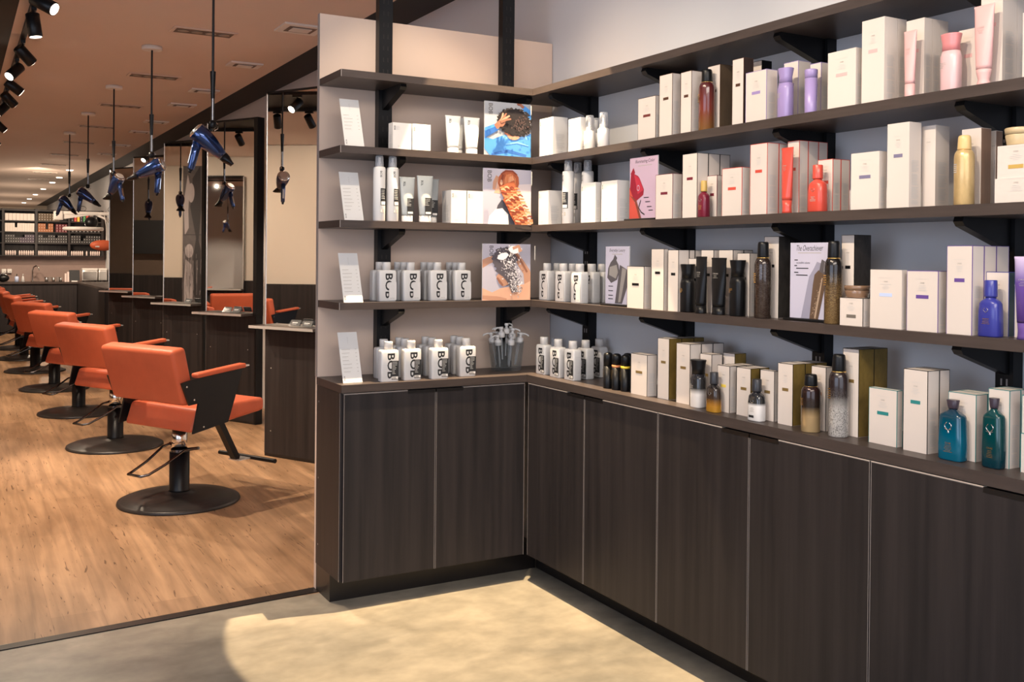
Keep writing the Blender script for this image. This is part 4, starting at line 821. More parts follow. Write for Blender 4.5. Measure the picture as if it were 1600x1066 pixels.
random.seed(11)

# ---------------------------------------------------------------- posters on the corner end of the left rack
P('pgrey', (.33, .35, .40), .35); P('plilac', (.46, .44, .53), .35); P('ppale', (.66, .58, .60), .35); P('skin', (.48, .26, .18), .4); P('skinl', (.66, .38, .27), .4); P('skind', (.28, .12, .08), .4); P('skindd', (.20, .07, .05), .4)
P('hairblack', (.022, .018, .020), .4); P('hairbrown', (.07, .045, .045), .4); P('shirt', (.07, .26, .66), .4); P('shirtd', (.03, .12, .40), .4); P('shirtl', (.16, .40, .80), .4)
P('copper1', (.42, .11, .05), .4); P('copper2', (.66, .24, .11), .4); P('copper3', (.22, .05, .03), .4); P('copper4', (.84, .42, .24), .4); P('cloth', (.82, .80, .82), .4); P('charcoal', (.06, .06, .08), .4)
P('foam', (.80, .78, .82), .4); P('foam2', (.45, .43, .48), .4); P('hairfoam', (.10, .09, .11), .4)
class Art:
    """flat printed shapes on a panel; coordinates run 0..1 from the lower left, shapes clipped to the sheet"""
    def __init__(s, w, h): s.b = MB(); s.w = w; s.h = h; s.k = 0; s.b.box(-w/2, w/2, 0, .004, 0, h, 'white2')
    def y(s): s.k += 1; return -.00012*s.k
    def poly(s, pts, m):
        q = list(pts)
        for ax, lim, sg in ((0, 0, 1), (0, 1, -1), (1, 0, 1), (1, 1, -1)):      # clip to the sheet
            out = []
            for i in range(len(q)):
                a, b = q[i], q[(i+1) % len(q)]; da, db = (a[ax]-lim)*sg, (b[ax]-lim)*sg
                if da >= 0: out.append(a)
                if (da >= 0) != (db >= 0):
                    t = da/(da-db); out.append((a[0]+(b[0]-a[0])*t, a[1]+(b[1]-a[1])*t))
            q = out
            if len(q) < 3: return
        s.b.flat([((x-.5)*s.w, z*s.h) for x, z in q], s.y(), m)
    def blob(s, cx, cz, rx, rz, m, n=28, jag=0, rot=0):
        pts = []
        for i in range(n):
            t = 2*PI*i/n; r = 1+random.uniform(-jag, jag); x, z = rx*r*math.cos(t), rz*r*math.sin(t)
            pts.append((cx+x*math.cos(rot)-z*math.sin(rot), cz+x*math.sin(rot)+z*math.cos(rot)))
        s.poly(pts, m)
    def limb(s, pts, m):
        """pts: (x, z, halfwidth)"""
        L, Rr = [], []
        for i, (x, z, r) in enumerate(pts):
            a = pts[max(0, i-1)]; c = pts[min(len(pts)-1, i+1)]; dx, dz = c[0]-a[0], c[1]-a[1]; l = math.hypot(dx, dz) or 1
            L.append((x-dz/l*r, z+dx/l*r)); Rr.append((x+dz/l*r, z-dx/l*r))
        for i in range(len(pts)-1): s.poly([L[i], L[i+1], Rr[i+1], Rr[i]], m)
    def word(s, t, x, z, h, w, m, rot=-PI/2, shear=0): s.b.text(t, (x-.5)*s.w, z*s.h, h*s.h, s.y(), m, rot=rot, w=w*s.h, shear=shear)
# poster 1: person with dark curls seen from behind in a bright blue shirt
a = Art(.232, .234); a.poly([(0, 0), (1, 0), (1, 1), (0, 1)], 'pgrey')
a.limb([(1.05, .74, .07), (.93, .86, .06), (.80, .96, .035)], 'shirt'); a.limb([(.84, .93, .030), (.74, 1.0, .028)], 'skind'); a.blob(.73, .99, .04, .03, 'skindd')
a.poly([(0, .33), (.18, .30), (.38, .38), (.62, .44), (.90, .40), (1, .46), (1, 0), (.12, 0), (0, .12)], 'shirt')
a.poly([(.38, .38), (.62, .44), (.9, .4), (.93, .33), (.62, .36), (.42, .31)], 'shirtl'); a.limb([(.15, .02, .02), (.5, .10, .03), (.9, .03, .02)], 'shirtd'); a.limb([(.45, .22, .012), (.7, .27, .018), (.95, .22, .01)], 'shirtl')
a.limb([(-.02, .40, .09), (.10, .45, .075), (.27, .53, .06)], 'shirtd'); a.limb([(0, .47, .03), (.26, .58, .025)], 'shirt')
a.blob(.62, .40, .14, .09, 'skin'); a.blob(.58, .44, .16, .06, 'skindd')
a.blob(.62, .66, .36, .24, 'hairblack', 90, .09); a.blob(.72, .55, .28, .17, 'hairblack', 80, .12)
for _ in range(60): x, z = random.gauss(.78, .09), random.gauss(.60, .09); a.blob(x, z, .02, .012, 'hairbrown', 7, .2, random.uniform(0, 3))
for _ in range(40):
    t = random.uniform(0, 6.28); a.blob(.63+.36*math.cos(t), .65+.24*math.sin(t), .03, .02, 'hairblack', 7, .4)
a.blob(.33, .61, .095, .07, 'skind', rot=.8)
for k, (x, z) in enumerate(((.36, .79), (.43, .79), (.50, .75), (.53, .69))): a.limb([(.31, .62, .024), ((.33+x)/2, (.63+z)/2+.01, .020), (x, z, .014)], ('skin', 'skind')[k % 2])
a.limb([(.20, .52, .05), (.30, .60, .055)], 'skind')
a.word('BOB', .095, .85, .085, .20, 'ink'); a.b.rect((.955-.5)*a.w, (.97-.5)*a.w, .80*a.h, .97*a.h, a.y(), 'greytext2')
def poster(art, name, z, label):
    t = empty(name, (-.075, .0555, z+.0004)); art.b.build('print', t); b = MB(); b.box(-.04, .04, .0045, .055, 0, .002, 'glass'); b.build('stand_foot', t); tag(t, label, 'poster', 'square posters at the corner end of the left rack')
poster(a, 'hair_poster', SZ[2], 'square poster, person in blue shirt seen from behind, hand in dark curls')
# poster 2: copper braid
a = Art(.240, .242); a.poly([(0, 0), (1, 0), (1, 1), (0, 1)], 'plilac'); a.poly([(.62, .72), (1, .75), (1, 0), (.35, 0)], 'ppale')
a.poly([(.22, .56), (.27, .66), (.30, .78), (.42, .84), (.44, .60), (.36, .55)], 'skinl'); a.limb([(.22, .62, .03), (.24, .75, .04), (.30, .86, .04)], 'skin')
a.poly([(.30, .34), (.38, .44), (.55, .40), (.66, 0), (.20, 0)], 'charcoal'); a.poly([(.10, 0), (.13, .14), (.26, .27), (.40, .29), (.52, .18), (.53, 0)], 'cloth')
a.poly([(.36, .60), (.30, .74), (.32, .86), (.40, .95), (.54, .985), (.66, .95), (.73, .86), (.74, .74), (.70, .62), (.62, .56), (.45, .56)], 'copper1'); a.poly([(.44, .62), (.42, .80), (.48, .90), (.58, .92), (.67, .84), (.68, .70), (.62, .60)], 'copper2'); a.poly([(.52, .76), (.53, .86), (.60, .88), (.65, .80), (.62, .72)], 'copper4'); a.limb([(.36, .90, .012), (.46, .965, .018), (.60, .965, .018), (.70, .90, .012)], 'copper3')
for q in range(9): a.limb([(.40+.035*q, .92, .003), (.41+.032*q, .74, .004), (.44+.022*q, .60, .003)], 'copper3' if q % 2 else 'copper1')
a.limb([(.40, .90, .02), (.36, .72, .025), (.38, .62, .02)], 'copper3'); a.blob(.365, .755, .028, .05, 'skin')
a.limb([(.36, .62, .06), (.52, .64, .19), (.55, .50, .16), (.62, .38, .15), (.70, .22, .15), (.78, .08, .14), (.80, -.02, .13)], 'copper1')
for i in range(15):
    z = .66-i*.046; cx = .52+.019*i; ww = .19-.004*i
    for s in range(4):
        x0 = cx-ww+.1*s; c0 = ('copper2', 'copper4', 'copper3', 'copper2')[(s+i) % 4]
        a.limb([(x0, z+.012*math.sin(s*2+i), .012), (x0+.05, z+.022*math.sin(i*1.7+s), .016), (x0+.11, z-.012, .010)], c0)
a.word('BOB', .09, .85, .085, .20, 'ink'); a.b.rect((.955-.5)*a.w, (.97-.5)*a.w, .72*a.h, .97*a.h, a.y(), 'greytext2')
poster(a, 'hair_poster', SZ[3], 'square poster, person with long wavy copper ponytail, middle left shelf')
# poster 3: hair washed with foam
a = Art(.240, .246); a.poly([(0, 0), (1, 0), (1, 1), (0, 1)], 'plilac')
a.limb([(-.05, .62, .07), (.12, .70, .06), (.30, .76, .055)], 'skin'); a.limb([(.62, .90, .05), (.78, .68, .07), (.92, .50, .075), (.96, .30, .09)], 'skin'); a.limb([(.66, .86, .015), (.82, .66, .02), (.93, .5, .02)], 'skind')
a.poly([(0, 0), (0, .22), (.20, .14), (.40, .22), (.60, .24), (.86, .28), (1, .34), (1, 0)], 'skinl'); a.blob(.55, .12, .20, .10, 'skinl'); a.limb([(.0, .06, .03), (.3, .03, .04), (.5, .0, .03)], 'skin')
a.poly([(.28, .42), (.34, .30), (.42, .24), (.55, .28), (.52, .48), (.40, .55)], 'skin'); a.limb([(.30, .40, .02), (.42, .26, .02)], 'skind')
a.blob(.45, .72, .26, .22, 'hairfoam', 60, .10); a.limb([(.40, .66, .20), (.55, .50, .15), (.62, .34, .10), (.66, .14, .05)], 'hairfoam')
for _ in range(420):
    t = random.random(); cx = .44+.22*t+random.gauss(0, .11*(1-t*.6)); cz = .90-.76*t+random.gauss(0, .05)
    a.blob(cx, cz, random.uniform(.008, .024), random.uniform(.005, .012), random.choice(('foam', 'foam2', 'hairfoam', 'foam', 'foam2')), 7, .3, random.uniform(0, 3))
a.blob(.55, .90, .13, .07, 'foam', 24, .12); a.blob(.30, .78, .12, .06, 'foam', 24, .12, .3); a.limb([(.50, .92, .025), (.62, .96, .03), (.66, .86, .04)], 'skin')
a.word('BOB', .065, .87, .075, .18, 'ink'); a.b.rect((.955-.5)*a.w, (.97-.5)*a.w, .72*a.h, .97*a.h, a.y(), 'greytext2')
poster(a, 'hair_poster', SZ[4], 'square poster, person washing foamy hair seen from behind, lowest left shelf')

# ---------------------------------------------------------------- display cards on the right rack
def stand_card(art, y, z, x, w, name, label):
    t = empty(name, (x, y, z+.0004), -PI/2); o = art.b.build('card', t, (0, -.012, .008))
    b = MB(); b.rbox(-w/2-.012, w/2+.004, -.030, .030, 0, .0075, .0015, 'black', 2); b.build('base', t); tag(t, label, 'display card', 'display cards on the right rack')
P('cardpink', (.55, .40, .52), .3); P('cardlilac', (.52, .50, .62), .3); P('cardwhite', (.72, .70, .78), .3); P('cardred', (.30, .01, .03), .3); P('cardred2', (.50, .03, .06), .3)
P('bronzep', (.12, .075, .05), .3); P('bronzel', (.45, .33, .24), .3); P('smokep', (.10, .09, .10), .3); P('smokel', (.30, .28, .27), .3); P('shadowp', (.30, .29, .38), .3)
a = Art(.174, .232); a.poly([(0, 0), (1, 0), (1, 1), (0, 1)], 'cardpink'); a.word('Illuminating Color', .55, .925, .07, .52, 'ink', 0, .22); a.poly([(.30,.855),(.80,.855),(.80,.865),(.30,.865)], 'greytext')
a.poly([(0, .42), (.05, .76), (.16, .74), (.22, .72), (.30, .70), (.36, .66), (.52, .47), (.50, .38), (.22, .28)], 'cardred'); a.poly([(.16, .73), (.36, .65), (.50, .46), (.30, .40)], 'cardred2'); a.poly([(.03, .74), (.14, .84), (.20, .75), (.10, .72)], 'cardred')
a.poly([(0, .52), (.18, .28), (.42, .02), (.40, 0), (0, 0)], 'coral'); a.poly([(0, .40), (.20, .27), (.36, 0), (.44, 0), (.26, .30)], 'copper3'); a.blob(.32, .50, .05, .05, 'cardpink', 12); a.blob(.32, .50, .035, .035, 'cardred2', 12)
for i, z in enumerate((.33, .26, .18, .12)): a.poly([(.52+.06*i, z), (.70+.05*i, z), (.70+.05*i, z+.012), (.52+.06*i, z+.012)], 'ink')
a.limb([(.42, .30, .01), (.34, .18, .012), (.44, .10, .012), (.56, .06, .01)], 'ink')
stand_card(a, -.717, SZ[3], .095, .174, 'display_card', 'magenta and lilac display card showing a red bottle, middle right shelf')
a = Art(.158, .226); a.poly([(0, 0), (1, 0), (1, 1), (0, 1)], 'cardlilac'); a.word('Everyday Luxury', .5, .925, .07, .46, 'ink', 0, .22); a.poly([(.28,.86),(.72,.86),(.72,.87),(.28,.87)], 'greytext')
a.poly([(.08, .45), (.12, .62), (.22, .72), (.34, .78), (.46, .76), (.56, .68), (.60, .55), (.50, .42), (.25, .36)], 'smokep'); a.poly([(.32, .76), (.40, .86), (.50, .80), (.45, .74)], 'smokep'); a.poly([(.16, .50), (.18, .64), (.48, .68), (.54, .55), (.45, .44)], 'smokel')
a.poly([(.62, .68), (1, .58), (1, .40), (.72, .01), (.42, .01)], 'smokep'); a.poly([(.72, .63), (.90, .60), (.66, .04), (.56, .03)], 'smokel')
for i, z in enumerate((.30, .22, .14, .08)): a.poly([(.14, z), (.34, z), (.34, z+.012), (.14, z+.012)], 'ink')
stand_card(a, -.552, SZ[4], .095, .158, 'display_card', 'lilac display card showing two smoky bottles, lowest right shelf')
a = Art(.158, .232); a.poly([(0, 0), (1, 0), (1, 1), (0, 1)], 'cardlilac'); a.word('The Overachiever', .5, .93, .075, .47, 'ink', 0, .22); a.poly([(.20,.86),(.80,.86),(.80,.87),(.20,.87)], 'greytext')
a.word('incredible volume', .34, .735, .024, .24, 'ink', 0, .2)
for x0, x1, z in ((.11, .20, .765), (.11, .18, .69), (.16, .48, .655), (.11, .22, .60), (.16, .46, .565)): a.poly([(x0, z), (x1, z), (x1, z+.012), (x0, z+.012)], 'ink')
a.poly([(.62, .66), (.70, .75), (.80, .73), (.70, .40), (.55, 0), (.30, 0), (.50, .55)], 'shadowp'); a.poly([(.64, .58), (.74, .64), (.92, .61), (.95, .54), (.90, .42), (.74, .0), (.52, 0), (.60, .45)], 'bronzep')
a.limb([(.84, .60, .085), (.87, .70, .08), (.89, .76, .07)], 'smokep'); a.limb([(.84, .54, .012), (.74, .25, .022), (.66, .01, .02)], 'bronzel'); a.limb([(.88, .62, .008), (.90, .74, .010)], 'smokel')
for _ in range(50): t = random.random(); a.blob(.62+.25*t+random.gauss(0, .03), .05+.5*t, .010, .004, 'bronzel', 6, .3, 1)
stand_card(a, -1.545, SZ[4], .105, .158, 'display_card', 'pale display card showing a tilted dark bronze can, lowest right shelf')

# ---------------------------------------------------------------- vase of pump heads in the corner
t = empty('glass_vase', (.0, .188, .9004)); b = MB(); n = 40
b.loft([(0, .062, .046, 3), (.003, .066, .049, 3), (.130, .079, .060, 3), (.1305, .078, .059, 3), (.130, .0765, .0575, 3), (.014, .0625, .046, 3), (.012, .04, .03, 3)], 'glass', 40)
b.build('vase', t); tag(t, 'clear tapered glass vase in the corner of the counter', 'vase')
def pump():
    t = empty('pump_head', (0, 0, 0))
    b = MB(); b.tube([(0, 0, -.118), (0, 0, -.018)], .0028, 'clearcap', 8); b.build('dip_tube', t)
    b = MB(); b.loft([(-.018, .0135, .0135, 2), (-.016, .015, .015, 2), (.004, .015, .015, 2), (.006, .011, .011, 2), (.010, .006, .006, 2), (.018, .006, .006, 2)], 'white', 20); b.build('collar', t)
    b = MB(); b.loft([(.0185, .008, .008, 2), (.022, .0095, .0095, 2), (.030, .0085, .0085, 2)], 'white', 16); b.tube([(0, 0, .026), (.018, 0, .0275), (.034, 0, .024), (.038, 0, .019)], .0036, 'white', 8); b.build('spout', t)
    return t
p0 = pump(); first = True; random.seed(5)
PL = ['white pump head leaning left out of the vase', 'white pump head leaning right out of the vase']
k = 0
for ring, (n, rad, z, tilt) in enumerate(((1, 0, .180, .03), (4, .033, .164, .09), (7, .060, .138, .17))):
    for i in range(n):
        ph = 2*PI*i/max(n, 1)+ring*.5+random.uniform(-.12, .12)
        x, y = .0+rad*1.15*math.cos(ph), .188+rad*.85*math.sin(ph)
        r = p0 if first else dup(p0, (0, 0, 0)); first = False
        r.location = (x, y, .9004+z+random.uniform(-.004, .006)); r.rotation_euler = (Matrix.Rotation(ph, 4, 'Z') @ Matrix.Rotation(tilt, 4, 'Y') @ Matrix.Rotation(random.uniform(-.5, .5), 4, 'Z')).to_euler()
        sec = ('right', 'back right', 'back', 'back left', 'left', 'front left', 'front', 'front right')[int(round((ph % (2*PI))/(PI/4))) % 8]
        tag(r, 'white pump head standing tallest in the middle of the glass vase' if ring == 0 else f"white pump head in the glass vase, {('', 'inner', 'outer')[ring]} ring, {sec}", 'pump', 'pump heads in the glass vase')
random.seed(21)

# ================================================================== salon: mirror stations
TH = math.radians(28)                                   # chairs and mirrors face each other at this angle
def station(loc, rz, wid, label, proto=None):
    """local frame: face looks to -y, left end at x=0"""
    t = empty('styling_station', loc, rz); D = .072
    b = MB(); b.box(0, wid, 0, .02, .02, .905, 'dwood'); b.box(0, .0012, -.0006, .0, .02, .9, 'edge'); b.box(.001, wid-.001, .001, .02, 0, .02, 'toe')
    for x in (.06, wid-.08):
        for z in (.18, .62): b.ell((x, 0, z), (.005, .0015, .005), 'alu', 8)
    b.build('front_panel', t)
    b = MB(); b.box(.002, wid-.02, .0205, D, 0, 2.55, 'black'); b.box(wid-.0195, wid+.022, -.004, D, .905, 2.56, 'black'); b.box(wid, wid+.020, -.002, D, .0, .9045, 'black'); b.box(0, wid-.02, .001, .02, 2.545, 2.56, 'black'); b.build('frame', t)
    b = MB(); b.box(.004, wid-.0205, .002, .0195, .9255, 2.544, 'mirror'); b.build('mirror', t)
    b = MB(); b.box(-.003, .0035, -.001, .0195, .926, 2.548, 'alu'); b.build('edge_strip', t)
    b = MB(); b.box(-.02, wid-.015, -.135, .0, .9055, .925, 'shelfwood'); b.box(-.0205, wid-.0145, -.1362, -.135, .906, .925, 'alu'); b.build('shelf', t)
    tag(t, label, 'mirror station', 'mirror stations along the salon wall'); return t
ux, uy = math.sin(TH), -math.cos(TH)
SRZ = math.atan2(uy, ux)                               # local +x runs along the mirror
LS = ('tall mirror station with dark wood front nearest the product racks', 'second mirror station from the racks, black right edge', 'third mirror station from the racks', 'fourth mirror station from the racks', 'fifth and farthest mirror station, beside the pale wall')
st = []
for i in range(5):
    x0 = -.270-(0, .012, .045, .07, .10)[i]; y0 = 3.20+1.83*i
    if i == 0: s0 = station((x0, y0, 0), SRZ, .60, LS[0]); st.append(s0)
    else:
        s_ = dup(s0, (x0, y0, 0), SRZ); tag(s_, LS[i], 'mirror station', 'mirror stations along the salon wall'); st.append(s_)
for k in (1,):
    o = dup(s0, (-5.92, 6.74, 0), PI/2); tag(o, 'mirror station on the far side of the salon, seen in reflection', 'mirror station')
# business card holders on the station shelves
def holder(loc, rz, label, n=1):
    t = empty('card_holder', loc, rz)
    b = MB(); b.prism([(-.03, 0), (.03, 0), (.03, .006), (-.012, .006), (.004, .045), (-.002, .045), (-.030, .006)], 0, -.05, .05, 'glass'); b.build('stand', t)
    b = MB(); X = Matrix.Translation((0, -.0115, .008)) @ Matrix.Rotation(-.4, 4, 'X'); b.box(-.044, .044, -.006, -.001, 0, .042, 'ink', X); b.rect(-.030, .020, .018, .024, -.0065, 'white', X); b.rect(-.030, .010, .010, .012, -.0065, 'greytext2', X); b.build('cards', t)
    tag(t, label, 'card holder', 'card holders on the station shelves')
def on_shelf(i, l, d):
    s_ = st[i].location; return (s_.x+ux*l+uy*d*1.0, s_.y+uy*l-ux*d, .9255)
holder(on_shelf(0, .36, .055), SRZ, 'clear holder with dark business cards on the nearest station shelf, left one')
holder(on_shelf(0, .47, .055), SRZ, 'clear holder with dark business cards on the nearest station shelf, right one')
holder(on_shelf(1, .34, .05), SRZ, 'clear card holder on the second station shelf, left one')
holder(on_shelf(1, .45, .05), SRZ, 'clear card holder on the second station shelf, right one')
holder(on_shelf(2, .46, .05), SRZ, 'clear card holder on the third station shelf')
# black and white portrait banner on the far wall, seen in the mirrors
random.seed(3)
P('bw1', (.15, .13, .13), .5, noise=.3); P('bw2', (.52, .46, .46), .5, noise=.15, nscale=(30, 30, 3)); P('bw3', (.045, .04, .042), .5)
def banner(y, w, z0, z1, label):
    t = empty('portrait_banner', (-6.055, y, z0), PI/2); a = Art(w, z1-z0); a.poly([(0, 0), (1, 0), (1, 1), (0, 1)], 'bw1')
    a.limb([(.35, .95, .2), (.30, .75, .22), (.45, .55, .25)], 'bw3'); a.blob(.6, .80, .16, .07, 'bw2'); a.limb([(.72, .9, .06), (.85, .7, .12), (.8, .52, .1)], 'bw2')
    a.poly([(0, .5), (1, .5), (1, .495), (0, .495)], 'bw3'); a.limb([(.2, .45, .12), (.3, .30, .2), (.25, .1, .18), (.3, 0, .2)], 'bw3'); a.blob(.68, .38, .2, .05, 'bw2'); a.limb([(.7, .30, .15), (.72, .15, .2), (.7, 0, .2)], 'bw2')
    for _ in range(60): x = random.random(); a.limb([(x, random.uniform(.0, .4), .006), (x+.03, random.uniform(.05, .45), .004)], random.choice(('bw2', 'bw3')))
    a.b.build('print', t); tag(t, label, 'banner')
banner(8.93, .34, .62, 2.86, 'black and white hair photograph banner on the far side wall')
b = MB(); b.box(-6.1, -5.85, 9.9, 12.4, 1.42, 2.01, 'blackm'); tag(b.build('wall_cabinet'), 'dark wall cabinet over the shampoo area on the far side', 'cabinet')

# ================================================================== styling chairs
def chair():
    t = empty('styling_chair', (0, 0, 0))
    b = MB(); b.loft([(0, .335, .335, 2), (.004, .338, .338, 2), (.016, .334, .334, 2), (.019, .322, .322, 2), (.021, .312, .312, 2), (.030, .300, .300, 2), (.042, .20, .20, 2), (.050, .10, .10, 2), (.056, .066, .066, 2), (.062, .058, .058, 2)], 'rubber', 56); b.build('base', t)
    b = MB(); b.loft([(.0625, .060, .060, 2), (.070, .0555, .0555, 2), (.285, .0555, .0555, 2)], 'black', 32); b.build('column', t)
    b = MB(); b.loft([(.2855, .042, .042, 2), (.430, .042, .042, 2)], 'chrome', 32); b.build('piston', t)
    b = MB()
    def seatdef(v):
        x, y, z = v
        if x < 0: return (x-(.045 if z < .5 else 0), y, z)
        return (x, y, z+(.065 if z < .5 else .012))
    b.rbox(-.115, .375, -.288, .288, .437, .565, .022, 'orange', 4, deform=seatdef); b.build('seat', t)
    b = MB(); b.box(-.10, .12, -.12, .12, .4305, .4365, 'black'); b.build('seat_plate', t)
    b = MB()
    def backdef(v):
        x, y, z = v; k = (z-.595)/.30
        return (x-.085*k, y*(1+.035*k), z+(.022*k if x > -.2 else 0))
    b.rbox(-.225, -.13, -.302, .302, .595, .895, .024, 'orange', 4, deform=backdef); b.build('backrest', t)
    pts = [(-.250, .722), (-.198, .598), (-.135, .602), (-.172, .440), (.072, .476), (.178, .768), (-.165, .738)]
    for s in (-1, 1):
        y0 = s*.3165
        b = MB(); b.prism(pts, 1, y0-.006, y0+.006, 'black')
        for x, z in ((-.215, .70), (-.165, .625), (-.10, .47)): b.ell((x, y0+s*.0065, z), (.006, .002, .006), 'chrome', 8)
        ap = b.build('arm_panel', t)
        b = MB(); X = Matrix.Translation((-.160, s*.318, .742)) @ Matrix.Rotation(-math.atan2(.030, .338), 4, 'Y')
        b.rbox(0, .345, -.030, .030, 0, .026, .010, 'orange', 3, X=X); b.build('armrest_pad', t)
        b = MB(); b.box(.345, .372, -.020, .020, .004, .012, 'alu', X=X); b.build('armrest_tip', ap)
    b = MB()
    b.prism([(.225, .478), (.262, .486), (.428, .190), (.420, .166), (.398, .172)], 1, -.024, .024, 'black')
    b.box(.40, .50, -.045, .045, .166, .174, 'alu'); fr = b.build('footrest', t)
    b = MB(); b.tube([(.505, -.245, .172), (.505, .245, .172)], .0135, 'black', 12); b.build('foot_bar', fr)
    b = MB(); b.tube([(.03, .12, .312), (-.045, .095, .306), (-.16, .080, .245), (-.262, .070, .205), (-.300, .055, .20), (-.300, -.055, .20), (-.262, -.070, .205), (-.16, -.080, .245), (-.045, -.095, .306), (.03, -.12, .312)], .0075, 'darkchrome', 10)
    b.tube([(.03, -.125, .312), (.03, -.045, .298)], .009, 'darkchrome', 10); b.tube([(.03, .125, .312), (.03, .045, .298)], .009, 'darkchrome', 10)
    b.loft([(.286, .050, .050, 2), (.300, .050, .050, 2)], 'darkchrome', 24, cap=False)
    b.build('pump_pedal', t)
    return t
LC = ('orange salon chair nearest the product racks, black base fully in view', 'second orange salon chair from the front', 'third orange salon chair, lighter back, partly hidden by the second', 'fourth orange salon chair from the front', 'fifth orange salon chair from the front, turned side-on',
      'sixth orange salon chair from the front', 'seventh and farthest orange salon chair')
ch = chair()
for i, (x, y, a) in enumerate(((-1.052, 2.134, 28), (-1.143, 4.036, 27), (-1.215, 5.78, 26), (-1.265, 7.59, 27), (-1.33, 9.4, 8), (-1.36, 11.0, 4), (-1.34, 12.6, 2))):
    o = ch if i == 0 else dup(ch, (0, 0, 0)); o.location = (x, y, 0); o.rotation_euler = (0, 0, math.radians(a))
    tag(o, LC[i], 'chair', 'orange salon chairs')
o = dup(ch, (-5.02, 4.78, 0), math.radians(206)); tag(o, 'orange salon chair on the far side, seen in the mirrors', 'chair', 'orange salon chairs on the far side')
o = dup(ch, (-4.78, 6.48, 0), math.radians(150)); tag(o, 'second orange salon chair on the far side, seen in the mirrors', 'chair', 'orange salon chairs on the far side')

# ================================================================== hanging hair dryers
def dryer():
    """barrel along +x (nozzle end), hook at the origin above the rear of the barrel"""
    t = empty('hair_dryer', (0, 0, 0)); X = Matrix.Translation((-.045, 0, -.055)) @ Matrix.Rotation(PI/2, 4, 'Y')
    b = MB(); b.loft([(0, .036, .036, 2), (.006, .041, .041, 2), (.04, .042, .042, 2), (.08, .038, .038, 2), (.13, .027, .027, 2), (.155, .022, .022, 2)], 'blue', 28, X=X); b.build('barrel', t)
    b = MB(); b.loft([(-.006, .030, .030, 2), (-.002, .038, .038, 2), (.004, .0395, .0395, 2)], 'chrome', 28, X=X); b.loft([(-.0085, .026, .026, 2), (-.0062, .029, .029, 2)], 'alu', 24, X=X); b.build('rear_grille', t)
    b = MB(); b.loft([(.1555, .0215, .0215, 2), (.175, .020, .020, 2), (.205, .0085, .036, 2.6), (.212, .008, .038, 3)], 'black', 28, X=X); b.build('nozzle', t)
    b = MB(); H = Matrix.Translation((-.010, 0, -.078)) @ Matrix.Rotation(math.radians(-30), 4, 'Y')
    b.loft([(-.135, .012, .011, 2.4), (-.130, .0155, .013, 2.4), (-.06, .018, .0145, 2.4), (0, .021, .016, 2.4)], 'blue', 20, X=H); b.box(-.0185, -.0165, -.006, .006, -.11, -.05, 'chrome', X=H); h = b.build('handle', t)
    b = MB(); b.loft([(-.150, .006, .006, 2), (-.1355, .009, .009, 2)], 'black', 12, X=H); b.build('cord_boot', h)
    return t
def rod(loc, label):
    t = empty('dryer_rod', loc)
    b = MB(); b.loft([(.0, .062, .062, 2), (.003, .066, .066, 2), (.026, .066, .066, 2)], 'whiteplastic', 28); o = b.build('canopy', t); o.location = (0, 0, -.026)
    b = MB(); b.tube([(0, 0, -.026), (0, 0, -.46)], .0065, 'blackm', 10); b.tube([(0, 0, -.46), (0, 0, -.52), (0, 0, -.60)], .015, 'black', 12, r1=.010); b.tube([(0, 0, -.60), (0, 0, -.715)], .009, 'darkchrome', 10); b.build('rod', t)
    b = MB(); b.loft([(-.755, .010, .010, 2), (-.745, .019, .019, 2), (-.722, .019, .019, 2), (-.712, .010, .010, 2)], 'black', 16)
    b.tube([(.014, 0, -.72), (.028, 0, -.73), (.026, 0, -.755), (.008, 0, -.765)], .003, 'chrome', 8); b.build('hook', t)
    tag(t, label, 'dryer rod', 'ceiling rods over the chairs'); return t
LD = ('nearest', 'second', 'third', 'fourth', 'fifth')
d0 = dryer(); r0 = None
for i in range(5):
    x, y = -1.02, 1.50+1.83*i
    r = rod((x, y, 2.819), '') if i == 0 else dup(r0, (x, y, 2.819)); r0 = r0 or r
    tag(r, f'thin black rod hanging from a white ceiling cup, {LD[i]} from the racks', 'dryer rod', 'ceiling rods over the chairs')
    o = d0 if i == 0 else dup(d0, (0, 0, 0))
    az, pitch, roll = ((-8, 43, 0), (152, 26, 0), (118, 48, 0), (-24, 38, 0), (-20, 50, 0))[i]
    o.location = (x, y, 2.819-.757); o.scale = (1.18, 1.18, 1.18); o.rotation_euler = (Matrix.Rotation(math.radians(az), 4, 'Z') @ Matrix.Rotation(math.radians(pitch), 4, 'Y')).to_euler()
    tag(o, ('large blue hair dryer hanging nearest, nozzle down to the right', 'blue hair dryer second from the racks, nozzle down to the left', 'blue hair dryer third from the racks, pointing down',
        'blue hair dryer fourth from the racks, nozzle to the right', 'smallest blue hair dryer, farthest of the five')[i], 'hair dryer', 'hair dryers hanging over the chairs')

